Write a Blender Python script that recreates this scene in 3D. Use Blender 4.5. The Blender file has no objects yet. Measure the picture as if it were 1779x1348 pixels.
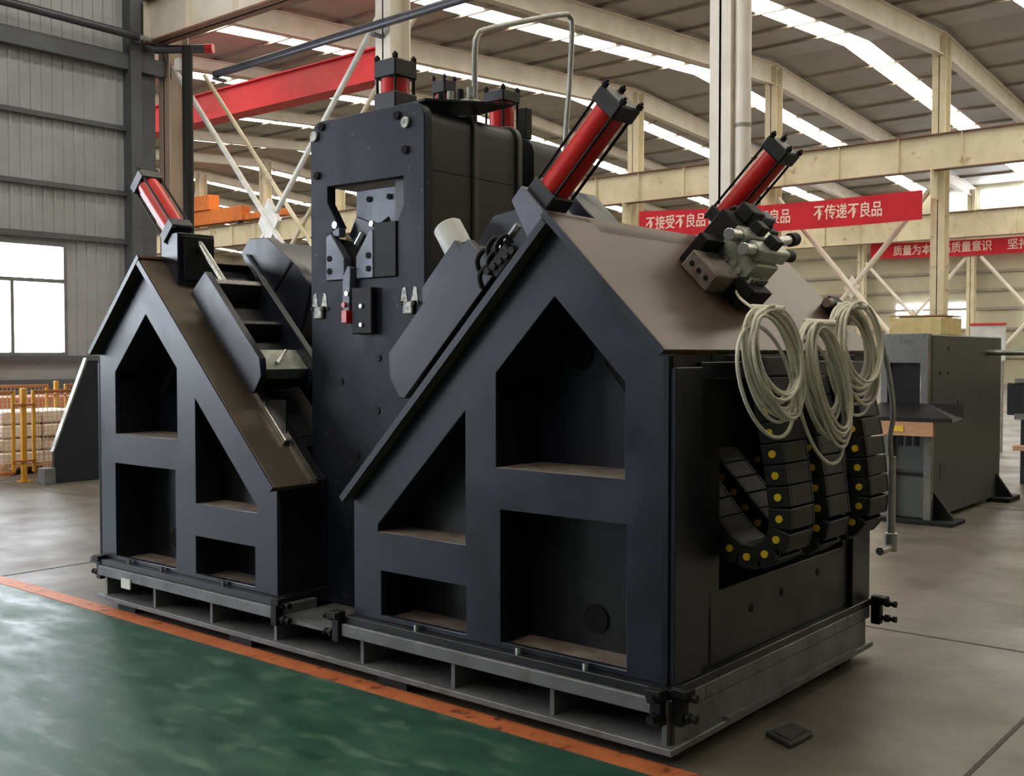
import bpy, bmesh, math, random
from mathutils import Matrix, Vector
from mathutils.geometry import tessellate_polygon
random.seed(7)
PI = math.pi
scene = bpy.context.scene
C = scene.collection

# ------------------------------------------------------------------ camera
F_PX, IW, IH, HZ = 1856.0, 1779, 1348, 616
CAM = Vector((2.143, -3.535, 1.6))
YAW = math.radians(39.7)
PITCH = math.atan((HZ - IH / 2) / F_PX)
cd = bpy.data.cameras.new('camera')
cam = bpy.data.objects.new('camera', cd)
C.objects.link(cam)
cd.sensor_fit = 'HORIZONTAL'
cd.sensor_width = 36.0
cd.lens = 36.0 * F_PX / IW
cd.clip_start = 0.05
cd.clip_end = 400
cam.location = CAM
cam.rotation_euler = (PI / 2 + PITCH, 0, YAW)
scene.camera = cam

# ------------------------------------------------------------------ world, exposure
SKYLIGHT, WINDOW_LIGHT, WORLD = 10.5, 14.0, 0.30
world = bpy.data.worlds.new('sky')
scene.world = world
world.use_nodes = True
bg = world.node_tree.nodes['Background']
bg.inputs[0].default_value = (0.80, 0.88, 1.0, 1)
bg.inputs[1].default_value = WORLD
scene.view_settings.view_transform = 'Standard'
scene.view_settings.look = 'None'
scene.view_settings.gamma = 1.0
scene.view_settings.use_curve_mapping = False
scene.view_settings.exposure = 0.0

# ------------------------------------------------------------------ materials
def lin(c):
    return tuple(((v / 255) / 12.92 if v / 255 <= 0.04045 else ((v / 255 + 0.055) / 1.055) ** 2.4) for v in c)

def mat(name, rgb, rough=0.5, metal=0.0, rgb2=None, scale=4.0, lo=0.4, hi=0.62, bump=0.0, bscale=60.0,
        rvar=0.0, detail=6.0, stretch=None, spec=0.5, coat=0.0, rgb3=None, scale3=20.0, lo3=0.6, hi3=0.7, rough3=None):
    m = bpy.data.materials.new(name)
    m.use_nodes = True
    nt = m.node_tree
    b = nt.nodes['Principled BSDF']
    b.inputs['Roughness'].default_value = rough
    b.inputs['Metallic'].default_value = metal
    b.inputs['Specular IOR Level'].default_value = spec
    b.inputs['Coat Weight'].default_value = coat
    b.inputs['Coat Roughness'].default_value = 0.25
    c1 = lin(rgb) + (1,)
    b.inputs['Base Color'].default_value = c1
    tc = nt.nodes.new('ShaderNodeTexCoord')
    mp = nt.nodes.new('ShaderNodeMapping')
    if stretch:
        mp.inputs['Scale'].default_value = stretch
    geo = nt.nodes.new('ShaderNodeNewGeometry')
    nt.links.new(geo.outputs['Position'], mp.inputs['Vector'])
    src = mp.outputs['Vector']
    if rgb2:
        n = nt.nodes.new('ShaderNodeTexNoise')
        n.inputs['Scale'].default_value = scale
        n.inputs['Detail'].default_value = detail
        n.inputs['Roughness'].default_value = 0.65
        nt.links.new(src, n.inputs['Vector'])
        r = nt.nodes.new('ShaderNodeValToRGB')
        r.color_ramp.elements[0].position = lo
        r.color_ramp.elements[1].position = hi
        r.color_ramp.elements[0].color = c1
        r.color_ramp.elements[1].color = lin(rgb2) + (1,)
        nt.links.new(n.outputs['Fac'], r.inputs['Fac'])
        col = r.outputs['Color']
        if rgb3:
            n3 = nt.nodes.new('ShaderNodeTexNoise')
            n3.inputs['Scale'].default_value = scale3
            n3.inputs['Detail'].default_value = 8
            nt.links.new(src, n3.inputs['Vector'])
            r3 = nt.nodes.new('ShaderNodeMapRange')
            r3.inputs['From Min'].default_value = lo3
            r3.inputs['From Max'].default_value = hi3
            nt.links.new(n3.outputs['Fac'], r3.inputs['Value'])
            mx = nt.nodes.new('ShaderNodeMix')
            mx.data_type = 'RGBA'
            nt.links.new(r3.outputs['Result'], mx.inputs['Factor'])
            nt.links.new(col, mx.inputs[6])
            mx.inputs[7].default_value = lin(rgb3) + (1,)
            col = mx.outputs[2]
        nt.links.new(col, b.inputs['Base Color'])
        if rvar:
            mr = nt.nodes.new('ShaderNodeMapRange')
            mr.inputs['From Min'].default_value = 0.3
            mr.inputs['From Max'].default_value = 0.7
            mr.inputs['To Min'].default_value = max(0.03, rough - rvar)
            mr.inputs['To Max'].default_value = min(1, rough + rvar)
            nt.links.new(n.outputs['Fac'], mr.inputs['Value'])
            nt.links.new(mr.outputs['Result'], b.inputs['Roughness'])
    if bump:
        nb = nt.nodes.new('ShaderNodeTexNoise')
        nb.inputs['Scale'].default_value = bscale
        nb.inputs['Detail'].default_value = 4
        nt.links.new(src, nb.inputs['Vector'])
        bp = nt.nodes.new('ShaderNodeBump')
        bp.inputs['Strength'].default_value = bump
        bp.inputs['Distance'].default_value = 0.01
        nt.links.new(nb.outputs['Fac'], bp.inputs['Height'])
        nt.links.new(bp.outputs['Normal'], b.inputs['Normal'])
    return m

def emit(name, rgb, strength):
    m = bpy.data.materials.new(name)
    m.use_nodes = True
    b = m.node_tree.nodes['Principled BSDF']
    b.inputs['Base Color'].default_value = (0.6, 0.6, 0.58, 1)
    b.inputs['Roughness'].default_value = 0.6
    b.inputs['Emission Color'].default_value = lin(rgb) + (1,)
    b.inputs['Emission Strength'].default_value = strength
    return m

MT = {}
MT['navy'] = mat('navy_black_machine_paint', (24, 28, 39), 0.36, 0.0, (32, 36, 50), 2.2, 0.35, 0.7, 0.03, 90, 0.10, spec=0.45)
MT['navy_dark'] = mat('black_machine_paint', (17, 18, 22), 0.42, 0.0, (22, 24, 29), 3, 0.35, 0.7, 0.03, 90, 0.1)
MT['press_front'] = mat('press_front_paint', (25, 29, 42), 0.5, 0.0, (33, 37, 51), 3, 0.4, 0.7, 0.03, 90, 0.1, spec=0.22,
                        rgb3=(92, 94, 100), scale3=26, lo3=0.68, hi3=0.75)
MT['rib'] = mat('worn_rib_edge_paint', (66, 68, 64), 0.45, 0.0, (54, 56, 54), 6)
MT['black'] = mat('black_plastic', (13, 13, 15), 0.6, 0.0, (19, 19, 21), 12, spec=0.3)
MT['void'] = mat('dark_opening', (6, 6, 7), 0.95, 0.0, (9, 9, 10), 5)
MT['chain'] = mat('drag_chain_plastic', (24, 25, 27), 0.6, 0.0, (31, 32, 34), 12)
MT['grey_plate'] = mat('phosphated_grey_steel', (104, 107, 120), 0.45, 0.2, (90, 93, 106), 5, rvar=0.1)
MT['steel'] = mat('bare_steel', (160, 160, 156), 0.32, 0.8, (130, 128, 122), 6, rvar=0.1)
MT['bright_steel'] = mat('ground_steel', (200, 200, 198), 0.25, 0.9, (170, 170, 168), 9, rvar=0.08)
MT['roof_steel'] = mat('oiled_brown_steel_plate', (88, 66, 50), 0.36, 0.2, (72, 56, 44), 1.3, 0.35, 0.7, 0.0, 40, 0.0, 2)
MT['track_steel'] = mat('worn_slide_track_steel', (110, 98, 84), 0.4, 0.4, (86, 78, 70), 3, 0.35, 0.7, rvar=0.1)
MT['shelf_steel'] = mat('unpainted_shelf_edge_steel', (150, 140, 130), 0.5, 0.2, (120, 104, 96), 9, 0.4, 0.6)
MT['base_steel'] = mat('grey_base_steel', (118, 119, 122), 0.45, 0.2, (94, 95, 95), 5, 0.35, 0.65, rvar=0.1,
                       rgb3=(96, 90, 80), scale3=8, lo3=0.58, hi3=0.72)
MT['red'] = mat('red_cylinder_paint', (214, 38, 34), 0.3, 0.0, (196, 30, 30), 6, spec=0.5)
MT['red_beam'] = mat('red_crane_paint', (222, 54, 64), 0.5, 0.0, (208, 46, 56), 1.5)
MT['banner'] = mat('red_banner_cloth', (205, 35, 55), 0.8, 0.0, (190, 28, 48), 1.2)
MT['lettering'] = mat('banner_white_print', (238, 214, 206), 0.8)
MT['cream'] = mat('cream_steel_paint', (234, 227, 217), 0.5, 0.0, (220, 212, 200), 1.2)
MT['cream_old'] = mat('aged_cream_steel_paint', (224, 214, 188), 0.55, 0.0, (208, 198, 170), 1.0, rgb3=(150, 120, 90), scale3=2.5, lo3=0.62, hi3=0.75)
MT['cream_brown'] = mat('dusty_brown_cream_paint', (176, 158, 144), 0.55, 0.0, (158, 140, 126), 1.2)
MT['flange'] = mat('rust_brown_flange', (140, 100, 82), 0.6, 0.0, (120, 92, 76), 2)
MT['wall'] = mat('grey_corrugated_sheet', (158, 161, 166), 0.45, 0.0, (146, 149, 152), 0.8, rvar=0.06)
MT['far_wall'] = mat('olive_grey_sheet', (188, 184, 164), 0.6, 0.0, (176, 172, 152), 0.5)
MT['girt'] = mat('dark_grey_girt', (84, 88, 94), 0.55, 0.0, (74, 76, 82), 1)
MT['roof'] = mat('roof_sheet_underside', (184, 180, 172), 0.6, 0.0, (170, 166, 158), 0.6)
MT['purlin'] = mat('purlin_steel', (160, 150, 138), 0.6, 0.0, (140, 132, 122), 1)
MT['skylight'] = emit('translucent_skylight_sheet', (255, 247, 228), SKYLIGHT)
MT['window'] = emit('daylit_window_pane', (236, 244, 255), WINDOW_LIGHT)
MT['frame'] = mat('grey_window_frame', (120, 122, 124), 0.5, 0.2, (104, 106, 108), 4)
MT['white'] = mat('white_paint', (225, 225, 220), 0.5, 0.0, (205, 205, 200), 4)
MT['alu'] = mat('aluminium_valve_body', (186, 190, 182), 0.4, 0.5, (150, 156, 140), 14)
MT['cable'] = mat('off_white_cable', (222, 218, 200), 0.5, 0.0, (204, 198, 178), 10)
MT['yellow'] = mat('yellow_pin', (235, 205, 40), 0.45, 0.0, (220, 180, 40), 30)
MT['fence_yellow'] = mat('yellow_fence_paint', (214, 158, 50), 0.5, 0.0, (196, 138, 40), 4)
MT['fence_frame'] = mat('orange_brown_fence_frame', (186, 112, 56), 0.6, 0.0, (160, 92, 50), 4)
MT['wire'] = mat('fence_wire', (190, 160, 120), 0.5)
MT['terracotta'] = mat('reddish_stacked_goods', (196, 110, 84), 0.8, 0.0, (176, 130, 108), 5)
MT['pale'] = mat('pale_wrapped_goods', (226, 214, 204), 0.6, 0.0, (206, 176, 156), 3)
MT['orange'] = mat('orange_crane_paint', (222, 120, 40), 0.5, 0.0, (200, 104, 36), 3)
MT['green_machine'] = mat('grey_green_machine_paint', (76, 80, 76), 0.45, 0.0, (68, 72, 68), 2)
MT['wood'] = mat('pale_timber', (196, 150, 112), 0.6, 0.0, (178, 132, 96), 8, stretch=(1, 1, 6))
MT['crate'] = mat('crate_board', (216, 196, 140), 0.7, 0.0, (196, 176, 120), 6)
MT['hose'] = mat('dark_pipe', (70, 70, 80), 0.35, 0.2, (60, 60, 68), 4)
MT['galv'] = mat('galvanised_tube', (170, 172, 168), 0.35, 0.6, (150, 150, 146), 8)
MT['joint'] = mat('floor_joint', (70, 68, 64), 0.8)
MT['mat'] = mat('dark_rubber', (48, 48, 44), 0.7, 0.0, (40, 40, 38), 20)
MT['wear'] = mat('scraped_bare_patch', (176, 174, 164), 0.45, 0.3, (110, 110, 108), 30, 0.45, 0.6)
MT['floor'] = mat('worn_concrete', (104, 98, 88), 0.44, 0.0, (80, 72, 60), 0.8, 0.36, 0.66, 0.10, 9, 0.14, 12,
                  rgb3=(64, 56, 45), scale3=1.7, lo3=0.52, hi3=0.74)
MT['green'] = mat('worn_green_floor_paint', (28, 66, 52), 0.42, 0.0, (40, 84, 66), 2.6, 0.35, 0.65, 0.10, 9, 0.14, 12,
                  rgb3=(74, 104, 88), scale3=4.5, lo3=0.53, hi3=0.70, stretch=(1, 2.2, 1))
MT['orange_line'] = mat('orange_line_paint', (190, 108, 62), 0.5, 0.0, (170, 92, 52), 6, 0.4, 0.62, 0.0,
                        rgb3=(104, 50, 34), scale3=11, lo3=0.58, hi3=0.66)

# ------------------------------------------------------------------ mesh helpers
WLOC = {}

class MB:
    def __init__(self, mx=None):
        self.v, self.f = [], []
        self.mx = mx or Matrix()
    def add(self, vs, fs):
        b = len(self.v)
        self.v += [self.mx @ Vector(p) for p in vs]
        self.f += [tuple(b + i for i in f) for f in fs]
        return self
    def box(self, x0, x1, y0, y1, z0, z1):
        vs = [(x, y, z) for x in (x0, x1) for y in (y0, y1) for z in (z0, z1)]
        return self.add(vs, [(0, 1, 3, 2), (4, 6, 7, 5), (0, 4, 5, 1), (2, 3, 7, 6), (0, 2, 6, 4), (1, 5, 7, 3)])
    def cbox(self, c, s):
        return self.box(c[0] - s[0] / 2, c[0] + s[0] / 2, c[1] - s[1] / 2, c[1] + s[1] / 2, c[2] - s[2] / 2, c[2] + s[2] / 2)
    def prism(self, poly, a, b, axis='y', holes=()):
        def P(u, w, t):
            return (u, t, w) if axis == 'y' else ((t, u, w) if axis == 'x' else (u, w, t))
        loops = [list(poly)] + [list(h) for h in holes]
        flat = [p for l in loops for p in l]
        n = len(flat)
        vs = [P(p[0], p[1], a) for p in flat] + [P(p[0], p[1], b) for p in flat]
        tris = tessellate_polygon([[Vector((p[0], p[1], 0)) for p in l] for l in loops]) if (holes or len(poly) > 4) else [tuple(range(len(poly)))]
        fs = [tuple(t) for t in tris] + [tuple(i + n for i in reversed(t)) for t in tris]
        k = 0
        for l in loops:
            m = len(l)
            for i in range(m):
                fs.append((k + i, k + (i + 1) % m, k + (i + 1) % m + n, k + i + n))
            k += m
        return self.add(vs, fs)
    def cyl(self, p0, p1, r, seg=16, r1=None):
        p0, p1 = Vector(p0), Vector(p1)
        r1 = r if r1 is None else r1
        d = (p1 - p0).normalized()
        a = d.orthogonal().normalized()
        b = d.cross(a)
        vs = []
        for p, rr in ((p0, r), (p1, r1)):
            for i in range(seg):
                t = 2 * PI * i / seg
                vs.append(p + (a * math.cos(t) + b * math.sin(t)) * rr)
        fs = [(i, (i + 1) % seg, (i + 1) % seg + seg, i + seg) for i in range(seg)]
        fs += [tuple(range(seg))[::-1], tuple(range(seg, 2 * seg))]
        return self.add(vs, fs)
    def tube(self, pts, r, seg=8, closed=False):
        pts = [Vector(p) for p in pts]
        n = len(pts)
        vs, prev = [], None
        for i, p in enumerate(pts):
            q0 = pts[(i - 1) % n] if (closed or i > 0) else p
            q1 = pts[(i + 1) % n] if (closed or i < n - 1) else p
            d = (q1 - q0).normalized()
            if prev is None:
                a = d.orthogonal().normalized()
            else:
                a = (prev - d * prev.dot(d)).normalized()
            prev = a
            b = d.cross(a)
            for k in range(seg):
                t = 2 * PI * k / seg
                vs.append(p + (a * math.cos(t) + b * math.sin(t)) * r)
        fs = []
        for i in range(n if closed else n - 1):
            j = (i + 1) % n
            for k in range(seg):
                fs.append((i * seg + k, i * seg + (k + 1) % seg, j * seg + (k + 1) % seg, j * seg + k))
        if not closed:
            fs += [tuple(range(seg))[::-1], tuple(range((n - 1) * seg, n * seg))]
        return self.add(vs, fs)
    def build(self, name, m, parent=None, bevel=0.0, smooth=True):
        lo = Vector((min(p[i] for p in self.v) for i in range(3)))
        hi = Vector((max(p[i] for p in self.v) for i in range(3)))
        c = (lo + hi) / 2
        me = bpy.data.meshes.new(name)
        me.from_pydata([p - c for p in self.v], [], self.f)
        bm = bmesh.new()
        bm.from_mesh(me)
        bmesh.ops.recalc_face_normals(bm, faces=bm.faces)
        if bevel:
            bmesh.ops.dissolve_limit(bm, angle_limit=0.01, verts=bm.verts, edges=bm.edges)
            es = [e for e in bm.edges if len(e.link_faces) == 2 and e.calc_face_angle(0) > 0.5]
            bmesh.ops.bevel(bm, geom=es, offset=bevel, segments=1, affect='EDGES', profile=0.5, clamp_overlap=True)
        bm.to_mesh(me)
        bm.free()
        if smooth:
            me.shade_smooth()
            me.set_sharp_from_angle(angle=math.radians(35))
        me.materials.append(MT[m] if isinstance(m, str) else m)
        o = bpy.data.objects.new(name, me)
        C.objects.link(o)
        WLOC[o.name] = c
        if parent is not None:
            o.parent = parent
            o.location = c - WLOC[parent.name]
        else:
            o.location = c
        return o

def thing(name, loc, label, cat, group=None):
    o = bpy.data.objects.new(name, None)
    o.empty_display_size = 0.1
    C.objects.link(o)
    o.location = loc
    WLOC[o.name] = Vector(loc)
    o['label'] = label
    o['category'] = cat
    if group:
        o['group'] = group
    return o

def tag(o, label, cat, group=None):
    o['label'] = label
    o['category'] = cat
    if group:
        o['group'] = group
    return o

def struct(o, label, cat='structure'):
    o['kind'] = 'structure'
    o['label'] = label
    o['category'] = cat
    return o

def instance(o, parent, wloc):
    """copy of one object, sharing its mesh, placed at a world location under a parent"""
    c = o.copy()
    C.objects.link(c)
    WLOC[c.name] = Vector(wloc)
    c.parent = parent
    c.location = Vector(wloc) - (WLOC[parent.name] if parent else Vector((0, 0, 0)))
    return c

def rounded(x0, x1, z0, z1, r, corners='tl tr', n=6):
    pts = []
    def arc(cx, cz, a0, a1):
        for i in range(n + 1):
            a = math.radians(a0 + (a1 - a0) * i / n)
            pts.append((cx + r * math.cos(a), cz + r * math.sin(a)))
    if 'bl' in corners: arc(x0 + r, z0 + r, 180, 270)
    else: pts.append((x0, z0))
    if 'br' in corners: arc(x1 - r, z0 + r, 270, 360)
    else: pts.append((x1, z0))
    if 'tr' in corners: arc(x1 - r, z1 - r, 0, 90)
    else: pts.append((x1, z1))
    if 'tl' in corners: arc(x0 + r, z1 - r, 90, 180)
    else: pts.append((x0, z1))
    return pts

def smooth_path(pts, n=6, closed=False):
    """Catmull-Rom through points"""
    pts = [Vector(p) for p in pts]
    m = len(pts)
    out = []
    for i in range(m if closed else m - 1):
        p0 = pts[(i - 1) % m] if closed or i > 0 else pts[0]
        p1, p2 = pts[i], pts[(i + 1) % m]
        p3 = pts[(i + 2) % m] if closed or i < m - 2 else pts[-1]
        for k in range(n):
            t = k / n
            out.append(0.5 * ((2 * p1) + (p2 - p0) * t + (2 * p0 - 5 * p1 + 4 * p2 - p3) * t * t + (3 * p1 - p0 - 3 * p2 + p3) * t ** 3))
    if not closed:
        out.append(pts[-1])
    return out

# ================================================================== THE HALL
AX = [-16.57, -10.38, -4.40]           # columns of the near row
AY = 8.56
BY = 33.0
CY = 57.0
BX = [-9.7 - 6.0 * i for i in range(8)]
HX0, HX1 = -82.0, 16.0                  # hall extent
NY = -16.0                              # near wall
LWX = -16.7                             # left wall of the near bay

# floor -------------------------------------------------------------
floor = MB().box(HX0, HX1, NY, CY, -0.2, 0.0).build('floor', 'floor')
struct(floor, 'worn grey brown concrete workshop floor', 'floor')
MB().box(-15.5, HX1 - 2, -7.5, -0.115, 0.0, 0.004).build('painted_area', 'green', floor)['label'] = 'worn green painted aisle'
MB().box(-15.5, HX1 - 2, -0.115, 0.005, 0.0, 0.006).build('painted_line', 'orange_line', floor)['label'] = 'orange boundary line'
for y in (2.6, 8.2, 14.0):
    MB().box(-15.5, HX1 - 2, y, y + 0.02, 0.0, 0.002).build('joint', 'joint', floor)
for x in (-5.6, 0.9, -11.5):
    MB().box(x, x + 0.02, 0.02, 20, 0.0, 0.002).build('joint', 'joint', floor)

# roof --------------------------------------------------------------
def roof_z(y):
    if y < AY:
        return 10.7 + 0.07 * min(AY - y, y - NY)
    return 10.7 + 0.07 * (y - AY) if y < BY else 10.7 + 0.07 * BY - 0.07 * AY - 0.07 * (y - BY)
MIDY = (NY + AY) / 2
segs = [(NY, MIDY), (MIDY, AY), (AY, BY), (BY, CY)]
mbr = MB()
SKX = [-0.6 - 6.0 * i for i in range(-2, 14)]
SW = 0.45
edges = sorted([HX0, HX1] + [x - SW for x in SKX if HX0 < x < HX1] + [x + SW for x in SKX if HX0 < x < HX1])
def slab(x0, x1, y0, y1, t=0.06, dz=0.0):
    z0, z1 = roof_z(y0 + 1e-6) + dz, roof_z(y1 - 1e-6) + dz
    vs = [(x0, y0, z0), (x1, y0, z0), (x1, y1, z1), (x0, y1, z1), (x0, y0, z0 + t), (x1, y0, z0 + t), (x1, y1, z1 + t), (x0, y1, z1 + t)]
    return vs, [(0, 3, 2, 1), (4, 5, 6, 7), (0, 1, 5, 4), (1, 2, 6, 5), (2, 3, 7, 6), (3, 0, 4, 7)]
for a, b in zip(edges[0::2], edges[1::2]):
    for y0, y1 in segs:
        mbr.add(*slab(a, b, y0, y1))
ceiling = mbr.build('ceiling', 'roof', smooth=False)
struct(ceiling, 'pitched sheet metal workshop roof with bright skylight strips', 'ceiling')
for x in SKX:
    if not (HX0 < x < HX1):
        continue
    for y0, y1 in segs:
        if y1 <= AY and not (-17 < x < 2):  # unseen near-bay strips, left out on the right to keep that side darker
            continue
        MB().add(*slab(x - SW, x + SW, y0, y1, 0.04, 0.01)).build('skylight', 'skylight', ceiling, smooth=False)
# purlins run along X under the sheet
for y0, y1 in segs[1:]:
    n = int((y1 - y0) / 2.2)
    for i in range(1, n):
        y = y0 + (y1 - y0) * i / n
        z = roof_z(y)
        MB().box(HX0, HX1, y - 0.035, y + 0.035, z - 0.09, z - 0.005).build('purlin', 'purlin', ceiling, smooth=False)
# rafters along Y at every column line
def rafter(x, y0, y1, d0=0.55, d1=0.8):
    mb = MB()
    z0, z1 = roof_z(y0 + 1e-6) - 0.17, roof_z(y1 - 1e-6) - 0.17
    if roof_z(y0 + 1e-6) > roof_z(y1 - 1e-6):
        d0, d1 = d1, d0
    for (xa, xb, ta, tb) in ((x - 0.02, x + 0.02, 0, None), (x - 0.14, x + 0.14, 0, 0.03), (x - 0.14, x + 0.14, -1, None)):
        if ta == 0 and tb is None:
            zz = ((z0 - d0, z0), (z1 - d1, z1))
        elif ta == 0:
            zz = ((z0 - 0.03, z0), (z1 - 0.03, z1))
        else:
            zz = ((z0 - d0 - 0.03, z0 - d0), (z1 - d1 - 0.03, z1 - d1))
        vs = [(xa, y0, zz[0][0]), (xb, y0, zz[0][0]), (xb, y1, zz[1][0]), (xa, y1, zz[1][0]), (xa, y0, zz[0][1]), (xb, y0, zz[0][1]), (xb, y1, zz[1][1]), (xa, y1, zz[1][1])]
        mb.add(vs, [(0, 3, 2, 1), (4, 5, 6, 7), (0, 1, 5, 4), (1, 2, 6, 5), (2, 3, 7, 6), (3, 0, 4, 7)])
    return mb.build('rafter', 'cream', ceiling, smooth=False)
for x in [2.3] + BX + [BX[-1] - 6 * k for k in (1, 2, 3)] + [-3.7]:
    far = x < -26
    rafter(x, AY, BY, 0.3 if far else 0.5, 0.4 if far else 0.75)
    rafter(x, BY, CY, 0.3 if far else 0.5, 0.4 if far else 0.75)

# columns -----------------------------------------------------------
def h_column(name, x, y, z1, w, d, m, label, group=None, t=0.03):
    t0 = thing(name, (x, y, 0), label, 'column', group)
    mb = MB()
    mb.box(x - w / 2, x + w / 2, y - d / 2, y - d / 2 + t, 0, z1)
    mb.box(x - w / 2, x + w / 2, y + d / 2 - t, y + d / 2, 0, z1)
    mb.box(x - t / 2, x + t / 2, y - d / 2, y + d / 2, 0, z1)
    mb.build('shaft', m, t0)
    MB().box(x - w / 2 - 0.06, x + w / 2 + 0.06, y - d / 2 - 0.06, y + d / 2 + 0.06, 0, 0.03).build('base_plate', m, t0)
    return t0
c0 = h_column('steel_column', AX[0], AY, 10.5, 0.36, 0.45, 'cream_brown', 'brownish steel column at the corner of the grey corrugated wall')
c1 = h_column('steel_column', AX[1], AY, 10.5, 0.34, 0.45, 'cream', 'broad cream steel column rising behind the top of the press')
c2 = h_column('steel_column', AX[2], AY, 10.5, 0.29, 0.36, 'cream', 'pale steel column behind the right stand, with a round downpipe')
p = thing('downpipe', (AX[2] + 0.25, AY - 0.05, 0), 'round cream downpipe standing beside the pale steel column', 'pipe')
MB().cyl((AX[2] + 0.25, AY - 0.05, 0), (AX[2] + 0.25, AY - 0.05, 10.4), 0.098, 20).build('pipe_run', 'cream', p)
for z in (2.2, 4.4, 6.6):
    MB().cyl((AX[2] + 0.25, AY - 0.05, z), (AX[2] + 0.25, AY - 0.05, z + 0.05), 0.102, 20).build('clamp', 'purlin', p)
for k, z in ((0, 6.95), (0, 6.3)):
    pass
ordinal = ['nearest the picture\'s right edge', 'second from the right edge', 'third from the right edge', 'fourth from the right edge', 'fifth from the right edge', 'sixth from the right edge', 'second from the grey wall', 'nearest the grey wall']
for x, od in zip(BX, ordinal):
    cc = h_column('steel_column', x, BY, 12.1, 0.45, 0.5, 'cream_old', 'cream column of the middle row under the roof ridge, ' + od, 'middle row of hall columns')
    MB().prism([(x - 0.02, 6.7), (x + 0.02, 6.7), (x + 0.02, 7.62), (x - 0.02, 7.62)], BY - 0.95, BY - 0.25).build('bracket', 'cream_old', cc)
far_od = ['behind the rightmost banner', 'left of the far red banner', 'third from the right on the far wall', 'fourth from the right on the far wall']
for x, od in zip([-15.6, -21.6, -27.6, -33.6], far_od):
    h_column('steel_column', x, CY - 0.6, 10.4, 0.4, 0.4, 'cream_old', 'thin distant cream column against the far wall, ' + od, 'far wall columns')

# crane girders -----------------------------------------------------
def girder(name, x0, x1, y, z0, z1, m, label, step=2.0, w=0.34, flange='flange', cat='beam'):
    t0 = thing(name, ((x0 + x1) / 2, y, z0), label, cat)
    MB().box(x0, x1, y - 0.02, y + 0.02, z0, z1).build('web', m, t0)
    for z in (z0, z1 - 0.03):
        MB().box(x0, x1, y - w / 2, y + w / 2, z, z + 0.03).build('flange', flange, t0)
    n = max(2, int((x1 - x0) / step))
    base = None
    for i in range(n + 1):
        x = x0 + (x1 - x0) * i / n
        if base is None:
            base = MB().box(x - 0.015, x + 0.015, y - w / 2 + 0.02, y - 0.02, z0 + 0.03, z1 - 0.03).build('stiffener', m, t0)
        else:
            instance(base, t0, (x, WLOC[base.name].y, WLOC[base.name].z))
    return t0
girder('crane_girder', -16.5, 15.8, AY - 0.55, 7.55, 8.4, 'cream', 'cream crane girder on the near columns, at the top left', 1.4)
girder('crane_girder', -58, 15.8, BY - 0.6, 7.62, 8.8, 'cream_old', 'long cream crane girder carried by the middle row of columns', 2.0)
girder('crane_girder', -40, 15.8, CY - 1.4, 7.8, 9.2, 'cream_old', 'distant cream crane girder in front of the far wall', 2.0)
# bridge beam painted red
rb = thing('bridge_crane_beam', (-24, 16.5, 8.9), 'red painted crane beam crossing behind the left bracing', 'beam')
MB().box(-34.0, -18.6, 16.3, 16.7, 8.95, 9.75).build('box_beam', 'red_beam', rb, 0.01)
MB().box(-34.0, -18.6, 16.2, 16.8, 9.75, 9.79).build('top_plate', 'red_beam', rb)
MB().box(-34.0, -18.6, 16.2, 16.8, 8.91, 8.95).build('bottom_plate', 'red_beam', rb)
# orange trolley on the middle girder, far left
ot = thing('crane_trolley', (-49, BY - 0.6, 8.8), 'orange crane end carriage riding on the middle girder at far left', 'crane')
MB().box(-53, -46.6, BY - 0.9, BY - 0.3, 8.95, 9.75).build('end_beam', 'orange', ot, 0.02)
MB().box(-52.5, -49.5, BY - 1.0, BY - 0.3, 9.75, 10.6).build('motor_box', 'orange', ot, 0.02)
MB().box(-46.6, -43.0, BY - 0.8, BY - 0.4, 8.95, 9.3).build('buffer', 'orange', ot, 0.02)
for x in (-52, -47.2):
    MB().cyl((x, BY - 0.8, 8.98), (x, BY - 0.45, 8.98), 0.18, 16).build('wheel', 'girt', ot)

# cross braces ------------------------------------------------------
def brace(x0, x1, y, z0, z1, label, m='cream', r=0.07, twin=0.0):
    t0 = thing('cross_brace', ((x0 + x1) / 2, y, z0), label, 'brace')
    for a, b in (((x0, y, z1), (x1, y, z0)), ((x0, y + 0.05, z0), (x1, y + 0.05, z1))):
        MB().tube([a, b], r, 8).build('strut', m, t0)
        if twin:
            MB().tube([(a[0], a[1] + twin, a[2]), (b[0], b[1] + twin, b[2])], r * 0.8, 8).build('strut', 'cream_old', t0)
    xc, zc = (x0 + x1) / 2, (z0 + z1) / 2
    MB().prism([(xc - 0.28, zc), (xc, zc - 0.42), (xc + 0.28, zc), (xc, zc + 0.42)], y - 0.02, y + 0.07).build('gusset', m, t0)
    return t0
brace(AX[0] + 0.15, AX[1] - 0.15, AY - 0.1, 0.75, 7.2, 'pale crossed steel braces between the wall corner and the press', 'white', 0.05, 0.7)
brace(BX[1] + 0.2, BX[0] - 0.2, BY, 0.6, 7.3, 'cream crossed braces under the long red banner', 'cream', 0.10)
brace(BX[2] + 0.2, BX[1] - 0.2, BY, 0.6, 7.3, 'cream crossed braces just right of the pale column\'s downpipe', 'cream', 0.10)
brace(-21.35, -15.85, CY - 0.7, 0.6, 6.8, 'small distant braces below the far red banner', 'cream', 0.10)
brace(-15.1, -9.8, CY - 0.7, 0.6, 6.8, 'small distant braces at the far right edge of the hall', 'cream', 0.10)

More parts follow.
